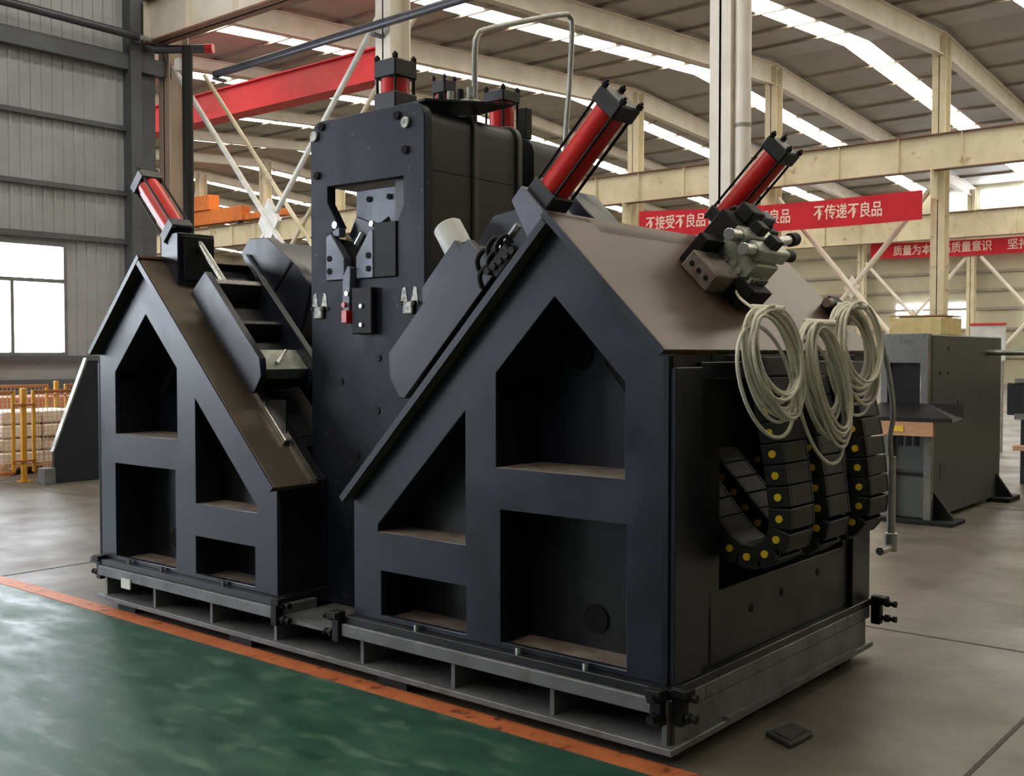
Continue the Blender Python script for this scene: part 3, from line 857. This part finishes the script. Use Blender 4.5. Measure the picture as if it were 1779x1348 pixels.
# left front carriage: open tray between two cheeks
cl = carriage(SL, PL(0.8, 0, 0.3), 'open tray slide carriage on the left stand\'s sloping track', 0.40, 1.24, 0.14, 0.56, 0.07, 0.27, 0)
MB(SL).box(0.46, 0.50, 0.185, 0.515, 0.12, 0.25).build('cross_web', 'steel', cl, 0.003)
MB(SL).box(0.78, 0.81, 0.185, 0.515, 0.12, 0.22).build('cross_web', 'navy', cl, 0.003)
MB(SL).box(1.0, 1.16, 0.185, 0.515, 0.12, 0.20).build('chip_plate', 'alu', cl, 0.003)
MB(SL).cyl((1.02, 0.42, 0.21), (1.12, 0.30, 0.21), 0.012, 8).build('lever', 'bright_steel', cl)
MB(SL).cyl((0.08, 0.30, 0.20), (0.46, 0.30, 0.20), 0.022, 12).build('piston_rod', 'bright_steel', cl)
# mounting block for the left cylinder
mbk = thing('cylinder_mount', PL(0.2, 0, 0.3), 'dark upright block holding the left tilted red cylinder', 'bracket')
MB().prism([(-3.73, 2.10), (-3.55, 2.02), (-3.55, 2.34), (-3.73, 2.34)], 0.16, 0.42, 'y').build('block', 'navy', mbk, 0.005)
MB().box(-3.548, -3.52, 0.19, 0.40, 2.05, 2.32).build('face_plate', 'black', mbk, 0.004)
# right front carriage: closed slab with drill head on top
cr = carriage(SR, PR(0.8, 0, 0.3), 'dark slab slide carriage on the right stand\'s inner slope, carrying a spindle', 0.42, 1.28, 0.12, 0.39, 0.115, 0.35, 1)
MB(SR).box(0.44, 1.16, 0.165, 0.345, 0.14, 0.315).build('top_cover', 'navy', cr, 0.005)
MB(SR).prism([(0.54, 0.33), (0.90, 0.33), (0.90, 0.41), (0.85, 0.47), (0.54, 0.47)], 0.20, 0.335, 'y').build('spindle_box', 'navy', cr, 0.006)
MB(SR).cyl((0.60, 0.28, 0.46), (0.57, 0.28, 0.61), 0.072, 28).build('spindle_cover', 'white', cr, 0.006)
MB(SR).prism([(0.02, 0.03), (0.58, 0.03), (0.62, 0.33), (0.58, 0.49), (0.40, 0.51), (0.16, 0.33), (0.02, 0.24)], 0.40, 0.60, 'y').build('motor_housing', 'navy', cr, 0.006)
MB(SR).cyl((0.20, 0.13, 0.17), (0.42, 0.13, 0.17), 0.018, 12).build('piston_rod', 'bright_steel', cr)
mbr2 = thing('cylinder_mount', PR(0.05, 0, 0.2), 'grey block holding the large tilted red cylinder', 'bracket')
MB(SR).prism([(0.055, 0.0), (0.20, 0.0), (0.20, 0.07), (0.14, 0.26), (0.055, 0.26)], 0.10, 0.32, 'y').build('block', 'grey_plate', mbr2, 0.006)
# hose manifold beside the rod
hm = thing('hose_manifold', PR(0.36, 0, 0.12), 'black cluster of hose fittings beside the right carriage rod', 'fitting')
MB(SR).box(0.28, 0.42, 0.06, 0.14, 0.05, 0.13).build('block', 'black', hm, 0.006)
for i, (a, b) in enumerate([(0.27, 0.16), (0.31, 0.19), (0.35, 0.15), (0.39, 0.20), (0.43, 0.14)]):
    MB(SR).tube(smooth_path([(a, 0.10, 0.12), (a - 0.01, 0.08, b), (a + 0.05, 0.07, b + 0.0), (a + 0.09, 0.09, b - 0.04)], 5), 0.012, 8).build('hose', 'black', hm)
    MB(SR).cyl((a, 0.05, 0.07 + 0.01 * i), (a, 0.085, 0.07 + 0.01 * i), 0.018, 6).build('fitting', 'black', hm)
# rear left carriage
c3 = thing('slide_carriage', PL(0.4, 0, 0.7), 'dark angular slide carriage beside the press\'s left edge', 'carriage', 'slide carriages')
MB(SL).prism([(-0.02, 0.07), (0.75, 0.05), (0.80, 0.10), (0.64, 0.40), (0.47, 0.40), (0.12, 0.33), (-0.02, 0.20)], 0.72, 0.80, 'y').build('cheek', 'navy', c3, 0.005)
MB(SL).prism([(-0.02, 0.07), (0.75, 0.05), (0.78, 0.10), (0.62, 0.36), (0.47, 0.36), (0.12, 0.30), (-0.02, 0.18)], 0.80, 1.15, 'y').build('body', 'navy', c3, 0.005)
MB(SL).box(0.05, 0.55, 0.69, 0.72, 0.09, 0.13).build('guide_bar', 'grey_plate', c3, 0.004)
MB(SL).box(0.08, 0.62, 0.78, 1.1, -0.02, 0.07).build('slider_block', 'black', c3)
MB(SL).box(0.40, 0.415, 0.714, 0.72, 0.12, 0.385).build('groove', 'black', c3)
# dark housing behind left track
lh = thing('slide_drive_housing', (-2.66, 0.62, 0.31), 'plain black drive housing low behind the left sloping track', 'housing')
MB().prism([(-3.0, 1.52), (-2.61, 1.52), (-2.61, 0.31), (-2.70, 0.31), (-2.70, 1.19), (-3.0, 1.475)], 0.57, 0.68, 'y').build('cover', 'navy_dark', lh, 0.004)
MB().box(-2.98, -2.62, 0.58, 0.67, 1.522, 1.535).build('lid', 'navy', lh)

# valve block on right roof ----------------------------------------
SO = slope_mx(apR, Vector((S2, 0, -S2)), Vector((S2, 0, S2)))    # s down outer slope, n outward
vb = thing('valve_manifold', apR + Vector((S2, 0, -S2)) * 0.35 + Vector((0, 1.0, 0)), 'hydraulic valve manifold with silver valves on the brown roof plate', 'valve')
MB(SO).box(0.26, 0.44, 0.76, 0.98, 0.0, 0.10).build('mount_plate', 'shelf_steel', vb, 0.006)
MB(SO).box(0.20, 0.26, 0.82, 1.20, 0.0, 0.16).build('rear_plate', 'black', vb, 0.004)
MB(SO).box(0.24, 0.46, 0.98, 1.20, 0.0, 0.20).build('valve_block', 'alu', vb, 0.008)
MB(SO).box(0.26, 0.34, 0.95, 1.26, 0.20, 0.27).build('valve_body', 'alu', vb, 0.008)
MB(SO).box(0.36, 0.44, 0.95, 1.26, 0.20, 0.27).build('valve_body', 'alu', vb, 0.008)
for s in (0.30, 0.40):
    MB(SO).cyl((s, 1.26, 0.235), (s, 1.36, 0.235), 0.03, 14).build('solenoid', 'black', vb, 0.003)
    MB(SO).cyl((s, 0.86, 0.235), (s, 0.95, 0.235), 0.03, 14).build('solenoid', 'bright_steel', vb, 0.003)
    MB(SO).box(s - 0.03, s + 0.03, 1.05, 1.12, 0.27, 0.32).build('connector', 'black', vb, 0.004)
MB(SO).box(0.45, 0.56, 0.92, 1.10, 0.0, 0.12).build('terminal_block', 'black', vb, 0.004)
for i in range(5):
    MB(SO).cyl((0.50, 0.94 + i * 0.035, 0.12), (0.50, 0.94 + i * 0.035, 0.15), 0.012, 8).build('terminal', 'bright_steel', vb)
for i in range(7):
    a = random.uniform(0.18, 0.32)
    y = random.uniform(1.05, 1.40)
    MB(SO).tube(smooth_path([(a, y, 0.22), (a - 0.03, y + 0.02, 0.28), (a - 0.08, y + 0.04, 0.27), (a - 0.12, y + 0.05, 0.17)], 5), 0.009, 8).build('hose', 'black', vb)
for i in range(3):
    MB(SO).cyl((0.30 + i * 0.05, 0.755, 0.05), (0.30 + i * 0.05, 0.762, 0.05), 0.012, 10).build('port', 'black', vb)
MB(SO).box(0.12, 0.25, 1.0, 1.42, 0.0, 0.26).build('pilot_block', 'black', vb, 0.006)
MB(SO).box(0.14, 0.23, 1.08, 1.20, 0.26, 0.33).build('pilot_coil', 'black', vb, 0.006)
MB(SO).box(0.15, 0.22, 1.26, 1.36, 0.26, 0.31).build('pilot_coil', 'girt', vb, 0.006)
for i in range(4):
    MB(SO).cyl((0.27 + 0.045 * i, 0.97, 0.13 - 0.015 * (i % 2)), (0.27 + 0.045 * i, 0.985, 0.13 - 0.015 * (i % 2)), 0.016, 10).build('plug', 'bright_steel', vb)
MB(SO).box(0.27, 0.31, 0.955, 0.985, 0.03, 0.09).build('name_plate', 'white', vb)
MB(SO).box(0.34, 0.42, 1.00, 1.03, 0.165, 0.20).build('bridge_bar', 'black', vb)
MB(SO).cyl((0.34, 1.24, 0.255), (0.32, 1.40, 0.275), 0.025, 12).build('pressure_switch', 'bright_steel', vb)
MB(SO).cyl((0.32, 1.40, 0.275), (0.315, 1.46, 0.283), 0.034, 14).build('switch_cap', 'black', vb)
# second small valve at the rear eave
v2 = thing('valve_manifold', (-0.15, 2.0, 1.80), 'small silver and black valve at the rear eave above the cable coils', 'valve')
MB(SO).box(0.46, 0.60, 1.98, 2.10, 0.0, 0.07).build('valve_block', 'black', v2, 0.005)
MB(SO).box(0.54, 0.66, 1.96, 2.10, 0.03, 0.10).build('valve_body', 'bright_steel', v2, 0.008)
MB(SO).cyl((0.50, 1.98, 0.05), (0.50, 1.92, 0.05), 0.025, 12).build('fitting', 'shelf_steel', v2)
# plates and tube rail on top of the press -------------------------
tp = thing('top_cover_plate', (-2.0, 0.85, 2.91), 'thin black cover plate lying on the press top', 'plate')
MB().add([(-2.04, 0.48, 2.905), (-1.74, 0.44, 2.908), (-1.62, 1.02, 2.965), (-2.06, 1.05, 2.95), (-2.04, 0.48, 2.917), (-1.74, 0.44, 2.920), (-1.62, 1.02, 2.977), (-2.06, 1.05, 2.962)],
         [(0, 3, 2, 1), (4, 5, 6, 7), (0, 1, 5, 4), (1, 2, 6, 5), (2, 3, 7, 6), (3, 0, 4, 7)]).build('sheet', 'black', tp)
v3 = thing('valve_manifold', (-2.0, 0.95, 2.96), 'small silver valve cluster on top of the press beside the tube rail', 'valve')
MB().box(-2.12, -1.86, 0.92, 1.02, 2.975, 3.03).build('valve_block', 'alu', v3, 0.006)
for i in range(4):
    MB().cyl((-2.10 + 0.075 * i, 0.94, 3.03), (-2.10 + 0.075 * i, 0.94, 3.09), 0.02, 10).build('solenoid', 'alu' if i % 2 else 'black', v3)
tr = thing('tube_rail', (-1.9, 1.4, 2.9), 'bent galvanised tube hoop standing on the press top', 'rail')
MB().tube(smooth_path([(-1.9, 1.005, 2.89), (-1.9, 1.005, 3.10), (-1.9, 1.008, 3.33), (-1.9, 1.03, 3.40), (-1.9, 1.10, 3.45), (-1.9, 1.5, 3.60), (-1.9, 1.84, 3.715), (-1.9, 1.90, 3.715), (-1.9, 1.925, 3.66), (-1.9, 1.90, 3.3), (-1.9, 1.86, 2.95), (-1.9, 1.86, 2.4)], 6), 0.017, 12).build('tube', 'galv', tr)
st = thing('guide_post', (-1.9, 1.45, 2.86), 'short dark post with bright edge behind the press ribs', 'post')
MB().box(-1.86, -1.80, 1.34, 1.40, 2.861, 3.04).build('post', 'black', st, 0.004)
MB().cyl((-1.90, 1.46, 2.861), (-1.90, 1.46, 3.06), 0.014, 10).build('rod', 'bright_steel', st)

# cable drag chains ------------------------------------------------
def chain(y, path, label, w=0.23):
    t0 = thing('cable_drag_chain', (path[0][0], y + w / 2, 0.75), label, 'cable chain', 'hanging cable chains')
    sp = smooth_path([(p[0], y + w / 2, p[1]) for p in path], 10)
    # resample
    pitch = 0.088
    out, acc = [sp[0]], 0.0
    for a, b in zip(sp, sp[1:]):
        d = (b - a).length
        while acc + d >= pitch:
            t = (pitch - acc) / d
            a = a.lerp(b, t)
            d = (b - a).length
            acc = 0.0
            out.append(a)
        acc += d
    link = MB().box(-0.0415, 0.0415, -w / 2, -w / 2 + 0.02, -0.05, 0.05).box(-0.0415, 0.0415, w / 2 - 0.02, w / 2, -0.05, 0.05)
    link.box(-0.042, 0.042, -w / 2 + 0.02, w / 2 - 0.02, 0.036, 0.049).box(-0.042, 0.042, -w / 2 + 0.02, w / 2 - 0.02, -0.049, -0.036)
    first, pin0 = None, None
    for a, b in zip(out, out[1:]):
        m = (a + b) / 2
        d = (b - a).normalized()
        ang = -math.atan2(d.z, d.x)
        if first is None:
            o = link.build('link', 'chain', t0, 0.004)
            first = o
        else:
            o = first.copy()
            C.objects.link(o)
        o.parent = t0
        o.location = m - WLOC[t0.name]
        o.rotation_euler = (0, ang, 0)
        for sgn in (-1, 1):
            if pin0 is None:
                pn = MB().cyl((0, -0.004, 0), (0, 0.004, 0), 0.0155, 12).build('pin', 'yellow', None)
                pin0 = pn
            else:
                pn = pin0.copy()
                C.objects.link(pn)
            pn.parent = o
            pn.location = (-0.0, sgn * (w / 2 + 0.003), 0)
    return t0
chain(0.47, [(0.10, 1.58), (0.15, 1.42), (0.18, 1.27), (0.205, 1.12), (0.225, 0.97), (0.225, 0.88), (0.20, 0.81), (0.14, 0.765), (0.07, 0.76), (0.0, 0.785), (-0.06, 0.84), (-0.14, 0.93), (-0.24, 1.05), (-0.34, 1.17)],
      'black cable chain with yellow pins nearest the front corner post')
chain(0.83, [(0.12, 1.50), (0.17, 1.26), (0.20, 1.12), (0.225, 0.97), (0.235, 0.89), (0.22, 0.82), (0.165, 0.77), (0.09, 0.765), (0.02, 0.79), (-0.05, 0.845), (-0.145, 0.945), (-0.25, 1.055), (-0.36, 1.17)],
      'black cable chain with yellow pins hanging between the other two')
chain(1.20, [(0.16, 1.56), (0.19, 1.44), (0.225, 1.29), (0.25, 1.14), (0.265, 0.99), (0.27, 0.92), (0.25, 0.845), (0.195, 0.795), (0.12, 0.785), (0.04, 0.81), (-0.04, 0.88), (-0.22, 1.07), (-0.33, 1.18)],
      'black cable chain with yellow pins nearest the rear and the bent pipe')
cb = thing('chain_bracket', (0.05, 1.0, 1.57), 'black bar carrying the tops of the cable chains under the eave', 'bracket')
MB().box(-0.015, 0.14, 0.46, 1.45, 1.575, 1.60).build('bar', 'black', cb, 0.003)

# cable coils ------------------------------------------------------
def coil(c, ry, rz, tilt, turns, label, droop=0.0, seed=1, hang=None):
    rnd = random.Random(seed)
    t0 = thing('cable_coil', (c[0], c[1], c[2] + rz), label, 'cable', 'off-white cable coils')
    for k in range(turns):
        a, b = ry * rnd.uniform(0.72, 1.10), rz * rnd.uniform(0.78, 1.08)
        oy, oz, ox = rnd.uniform(-0.02, 0.02), rnd.uniform(-0.02, 0.01), rnd.uniform(-0.03, 0.035)
        tl = tilt + rnd.uniform(-0.12, 0.12)
        if k == turns - 1 and droop:
            a, b, oz, oy = ry * 1.05, rz * 1.12, -droop, -0.05
        pts = []
        for i in range(40):
            t = 2 * PI * i / 40
            yy, zz = a * math.cos(t), b * math.sin(t)
            y2 = yy * math.cos(tl) - zz * math.sin(tl)
            z2 = yy * math.sin(tl) + zz * math.cos(tl)
            pts.append((c[0] + ox + 0.05 * (1 - math.sin(t)) * 0.5, c[1] + oy + y2, c[2] + oz + (b - rz) * -1 + z2 + 0.0))
        MB().tube(pts, 0.0075, 8, True).build('turn', 'cable', t0)
    MB().cyl((c[0] - 0.06, c[1] - 0.01, c[2] + rz), (c[0] + 0.07, c[1] + 0.01, c[2] + rz - 0.01), 0.014, 10).build('tie', 'cable', t0)
    if hang:
        MB().tube(smooth_path(hang, 6), 0.0065, 8).build('lead', 'cable', t0)
    return t0
coil((0.24, 0.31, 1.57), 0.165, 0.215, 0.55, 14, 'large off-white cable coil hanging in front of the nearest chain', 0.05, 3,
     [(0.22, 0.34, 1.76), (0.05, 0.55, 1.80), (-0.20, 0.90, 1.88), (-0.22, 0.95, 1.95)])
coil((0.27, 0.74, 1.49), 0.165, 0.25, 0.45, 13, 'long off-white cable coil hanging lowest in the middle', 0.06, 5)
coil((0.27, 1.08, 1.61), 0.19, 0.21, 0.55, 14, 'off-white cable coil hanging at the rear under the small valve', 0.03, 9,
     [(0.23, 1.22, 1.81), (0.1, 1.6, 1.86), (-0.08, 1.98, 1.86)])

# bent drain pipe at the rear corner --------------------------------
dp = thing('drain_pipe', (0.05, 2.1, 0.55), 'slender steel pipe with elbow at the rear corner of the right stand', 'pipe')
MB().tube(smooth_path([(0.03, 2.02, 1.72), (0.06, 2.08, 1.55), (0.08, 2.12, 1.3), (0.05, 2.16, 1.15), (0.05, 2.19, 1.0)], 6), 0.014, 10).build('hose', 'galv', dp)
MB().cyl((0.05, 2.19, 1.05), (0.05, 2.19, 0.58), 0.022, 14).build('riser', 'galv', dp)
MB().cyl((0.05, 2.19, 0.64), (0.05, 2.19, 0.54), 0.034, 14).build('elbow', 'galv', dp, 0.004)
MB().cyl((0.05, 2.22, 0.56), (0.05, 2.03, 0.56), 0.022, 14).build('spigot', 'galv', dp)

# ================================================================== AROUND THE MACHINE
# rubber pad on the floor
rp = thing('rubber_pad', (0.21, 0.61, 0), 'small dark square pad lying on the floor beside the base', 'pad')
MB().prism([(0.13, 0.55), (0.275, 0.48), (0.285, 0.675), (0.165, 0.735)], 0.002, 0.022, 'z').build('slab', 'mat', rp, 0.004)
MB().prism([(0.155, 0.57), (0.255, 0.52), (0.262, 0.66), (0.178, 0.70)], 0.022, 0.026, 'z').build('raised_centre', 'mat', rp)
# dark tapered support at far left
ts = thing('machine_guard', (-10.6, 3.4, 0), 'dark tapered steel guard with bright edge beside the yellow fence', 'guard')
MB().prism([(3.005, 0.0), (4.3, 0.0), (4.3, 1.53), (3.456, 1.53), (3.005, 0.40)], -10.72, -10.66, 'x').build('side_plate', 'navy', ts, 0.004)
MB().prism([(2.985, 0.40), (3.005, 0.40), (3.456, 1.53), (3.456, 1.56), (3.44, 1.56)], -10.73, -10.655, 'x').build('edge_flange', 'steel', ts)
MB().box(-10.8, -10.62, 2.86, 3.0, 0.0, 0.20).build('foot', 'base_steel', ts, 0.006)
# yellow fence panels
def fence_panel(x, y0, y1, label):
    t0 = thing('mesh_fence', (x, (y0 + y1) / 2, 0), label, 'fence', 'yellow framed mesh fence')
    for y in (y0, y1):
        MB().box(x - 0.02, x + 0.02, y - 0.02, y + 0.02, 0.12, 1.15).build('upright', 'fence_yellow', t0, 0.003)
    for z in (0.12, 1.13):
        MB().box(x - 0.02, x + 0.02, y0, y1, z - 0.02, z + 0.02).build('rail', 'fence_frame', t0, 0.003)
    mb = MB()
    n = int((y1 - y0) / 0.06)
    for i in range(1, n):
        y = y0 + (y1 - y0) * i / n
        mb.box(x - 0.003, x + 0.003, y - 0.003, y + 0.003, 0.14, 1.11)
    for i in range(1, 16):
        z = 0.14 + 0.97 * i / 16
        mb.box(x - 0.003, x + 0.003, y0, y1, z - 0.003, z + 0.003)
    o = mb.build('wire_mesh', 'wire', t0, smooth=False)
    o['kind'] = 'stuff'
    return t0
def fence_post(x, y, label, h=1.18):
    t0 = thing('fence_post', (x, y, 0), label, 'post', 'yellow fence posts')
    MB().box(x - 0.03, x + 0.03, y - 0.03, y + 0.03, 0.01, h).build('post', 'fence_yellow', t0, 0.004)
    MB().box(x - 0.08, x + 0.08, y - 0.08, y + 0.08, 0.0, 0.012).build('foot_plate', 'fence_yellow', t0)
    for z in (0.25, h - 0.22):
        MB().box(x - 0.04, x + 0.04, y - 0.14, y + 0.14, z, z + 0.025).build('clip', 'fence_frame', t0)
fence_post(-11.15, 2.86, 'yellow fence post standing nearest the tapered guard')
fence_panel(-11.15, 1.3, 2.73, 'mesh fence panel at the picture\'s left edge')
fence_panel(-11.15, 2.99, 4.4, 'mesh fence panel partly hidden by the tapered guard')
fence_post(-13.6, 4.55, 'yellow fence post in the row behind, under the window', 1.2)
fence_panel(-13.6, 2.9, 4.40, 'mesh fence panel in the rear row left of its post')
fence_panel(-13.6, 4.70, 6.2, 'mesh fence panel in the rear row right of its post')
# stacked goods behind the fence
def pallet(x, y, w, d, h, m, label, rows=4):
    t0 = thing('goods_stack', (x, y, 0), label, 'goods', 'stacked goods behind the fence')
    for i in range(3):
        MB().box(x - w / 2, x + w / 2, y - d / 2 + i * (d - 0.1) / 2, y - d / 2 + i * (d - 0.1) / 2 + 0.1, 0, 0.1).build('runner', 'wood', t0)
    MB().box(x - w / 2, x + w / 2, y - d / 2, y + d / 2, 0.1, 0.13).build('deck', 'wood', t0)
    for i in range(rows):
        hh = (h - 0.13) / rows
        for k in range(2):
            e = random.uniform(-0.03, 0.03)
            MB().box(x - w / 2 + 0.05 + e, x + w / 2 - 0.05 + e, y - d / 2 + 0.04 + k * (d - 0.08) / 2, y - d / 2 + 0.04 + (k + 1) * (d - 0.08) / 2 - 0.015, 0.13 + i * hh, 0.13 + (i + 1) * hh - 0.012).build('bundle', m, t0, 0.02)
pallet(-12.4, 2.0, 0.9, 1.1, 0.75, 'terracotta', 'low reddish stack of goods at the picture\'s left edge')
pallet(-12.4, 3.55, 0.9, 1.2, 0.85, 'pale', 'pale wrapped stack of goods behind the mesh panel')
pallet(-14.8, 4.6, 1.0, 1.6, 0.95, 'terracotta', 'reddish stack of goods under the window', 3)
pallet(-14.8, 6.6, 1.0, 1.6, 0.9, 'pale', 'pale stack of goods near the wall corner', 3)

# grey green machine at right ---------------------------------------
gm = thing('shearing_machine', (-1.45, 7.8, 0), 'grey green upright machine with pale front plate and black tray at right', 'machine')
MB().box(-1.70, -1.24, 6.74, 9.0, 0.04, 1.79).build('body', 'green_machine', gm, 0.01)
MB().prism([(-1.70, 1.13), (-1.25, 1.13), (-1.25, 1.80), (-1.70, 1.80)], 6.66, 6.74, 'y', [[(-1.635, 1.14), (-1.325, 1.14), (-1.325, 1.52), (-1.635, 1.52)]]).build('front_plate', 'steel', gm, 0.004)
MB().box(-1.635, -1.325, 6.70, 6.735, 1.14, 1.52).build('opening', 'black', gm)
MB().add([(-1.74, 6.35, 1.02), (-0.93, 6.35, 1.02), (-1.25, 6.66, 1.14), (-1.70, 6.66, 1.14), (-1.74, 6.35, 0.99), (-0.93, 6.35, 0.99), (-1.0, 6.9, 1.0), (-1.74, 6.9, 1.0), (-1.0, 6.9, 1.14), (-1.74, 6.9, 1.14)],
         [(0, 1, 2, 3), (4, 5, 1, 0), (5, 6, 8, 2, 1), (6, 7, 9, 8), (7, 4, 0, 3, 9), (2, 8, 9, 3), (4, 7, 6, 5)]).build('tray', 'black', gm)
MB().box(-1.70, -1.10, 6.36, 6.42, 0.85, 0.985).build('tray_timber', 'wood', gm, 0.004)
MB().box(-1.48, -1.37, 6.352, 6.36, 0.89, 0.94).build('label_plate', 'yellow', gm)
for x in (-1.64, -1.25):
    MB().box(x - 0.035, x + 0.035, 6.66, 6.73, 0.04, 0.88).build('front_leg', 'steel', gm, 0.003)
MB().box(-1.60, -1.29, 6.72, 6.738, 0.50, 0.86).build('vent_panel', 'green_machine', gm)
for i in range(3):
    MB().box(-1.545 + 0.075 * i, -1.505 + 0.075 * i, 6.712, 6.722, 0.73, 0.83).build('vent_slot', 'black', gm)
MB().box(-1.60, -1.29, 6.73, 6.742, 0.44, 0.475).build('panel_gap', 'black', gm)
MB().box(-1.74, -1.0, 6.62, 7.0, 0.0, 0.04).build('foot_flange', 'black', gm, 0.006)
MB().box(-1.3, -1.06, 8.7, 9.15, 0.0, 0.05).build('foot_flange', 'black', gm, 0.006)
MB().prism([(-1.24, 0.04), (-1.06, 0.04), (-1.24, 0.30)], 8.85, 8.9, 'y').build('foot_rib', 'black', gm)
MB().prism([(-1.24, 0.04), (-1.04, 0.04), (-1.24, 0.30)], 6.80, 6.85, 'y').build('foot_rib', 'black', gm)
MB().cyl((-1.24, 8.5, 1.62), (0.2, 8.5, 1.62), 0.03, 14).build('side_bar', 'steel', gm)
for (y, z) in ((6.95, 1.42), (7.2, 1.42), (7.5, 1.12), (7.2, 1.66)):
    MB().cyl((-1.242, y, z), (-1.236, y, z), 0.02, 10).build('bolt_hole', 'void', gm)
MB().box(-1.242, -1.236, 7.0, 7.14, 0.38, 0.56).build('rating_plate', 'girt', gm)
# dark bench machine behind it
bm_ = thing('lathe_bench', (-0.9, 11.0, 0), 'dark bench machine with pale rails at the right edge', 'machine')
MB().box(-1.6, 1.5, 10.6, 11.5, 0.85, 1.25).build('bed', 'navy_dark', bm_, 0.01)
MB().box(-1.5, 1.5, 10.55, 10.62, 1.25, 1.31).build('rail', 'steel', bm_, 0.004)
MB().box(-1.5, 1.5, 10.55, 10.62, 0.80, 0.87).build('rail', 'steel', bm_, 0.004)
for x in (-1.3, 0.8):
    MB().box(x - 0.15, x + 0.15, 10.65, 11.45, 0.0, 0.85).build('pedestal', 'navy_dark', bm_, 0.01)
MB().box(-1.5, 1.5, 10.5, 11.5, 0.42, 0.48).build('lower_rail', 'wood', bm_, 0.004)
MB().box(-0.7, -0.2, 10.7, 11.3, 1.31, 1.62).build('tool_head', 'alu', bm_, 0.02)
MB().box(-0.9, -0.6, 10.8, 11.2, 1.31, 1.55).build('chuck_guard', 'orange', bm_, 0.02)
cbn = thing('control_cabinet', (-0.55, 12.5, 0), 'dark upright control cabinet cut by the right edge', 'cabinet')
MB().box(-1.02, -0.2, 12.3, 12.8, 0.0, 2.35).build('case', 'navy_dark', cbn, 0.01)
MB().box(-0.98, -0.24, 12.28, 12.3, 0.1, 2.28).build('door', 'green_machine', cbn, 0.006)
sg = thing('notice_board', (-3.08, 15.0, 0), 'white notice board with red top edge on thin legs', 'sign')
MB().box(-3.35, -2.80, 15.0, 15.04, 1.50, 2.08).build('panel', 'white', sg, 0.004)
MB().box(-3.35, -2.80, 14.98, 15.05, 2.08, 2.12).build('top_strip', 'red', sg, 0.003)
for x in (-3.3, -2.85):
    MB().box(x - 0.02, x + 0.02, 15.0, 15.04, 0, 1.50).build('leg', 'steel', sg)
ck = thing('timber_crate', (-3.22, 12.45, 0), 'pale yellow timber crate stacked behind the grey green machine', 'crate')
for i in range(8):
    z = 0.03 + i * 0.265
    MB().box(-3.60, -2.85, 12.0, 12.03, z, z + 0.25).build('slat', 'crate', ck, 0.004)
    MB().box(-2.88, -2.85, 12.03, 12.9, z, z + 0.25).build('slat', 'crate', ck, 0.004)
MB().box(-3.58, -2.89, 12.03, 12.88, 0.0, 2.13).build('core', 'crate', ck)
MB().box(-3.60, -2.85, 12.0, 12.9, 2.15, 2.17).build('lid', 'wood', ck)

# pipes and valve on the grey wall at upper left ---------------------
wp1 = thing('wall_pipe', (LWX + 0.5, 6.0, 7.6), 'thick dark pipe slanting along the top of the grey wall', 'pipe')
MB().tube([(LWX + 0.45, 2.0, 7.65), (LWX + 0.45, 7.6, 7.58)], 0.075, 12).build('pipe_run', 'hose', wp1)
MB().cyl((LWX + 0.45, 7.55, 7.58), (LWX + 0.45, 8.0, 7.575), 0.05, 12).build('coupling', 'galv', wp1)
MB().cyl((LWX + 0.45, 7.95, 7.42), (LWX + 1.3, 8.5, 7.40), 0.08, 12).build('lower_run', 'hose', wp1)
MB().cyl((LWX + 1.3, 8.5, 7.40), (LWX + 1.42, 8.58, 7.40), 0.09, 12).build('red_coupling', 'red', wp1)
MB().cyl((LWX + 1.44, 8.0, 0.0), (LWX + 1.44, 8.0, 7.3), 0.10, 16).build('drop_pipe', 'black', wp1)
MB().box(LWX + 1.25, LWX + 1.40, 7.85, 7.92, 6.86, 7.08).build('white_box', 'white', wp1)
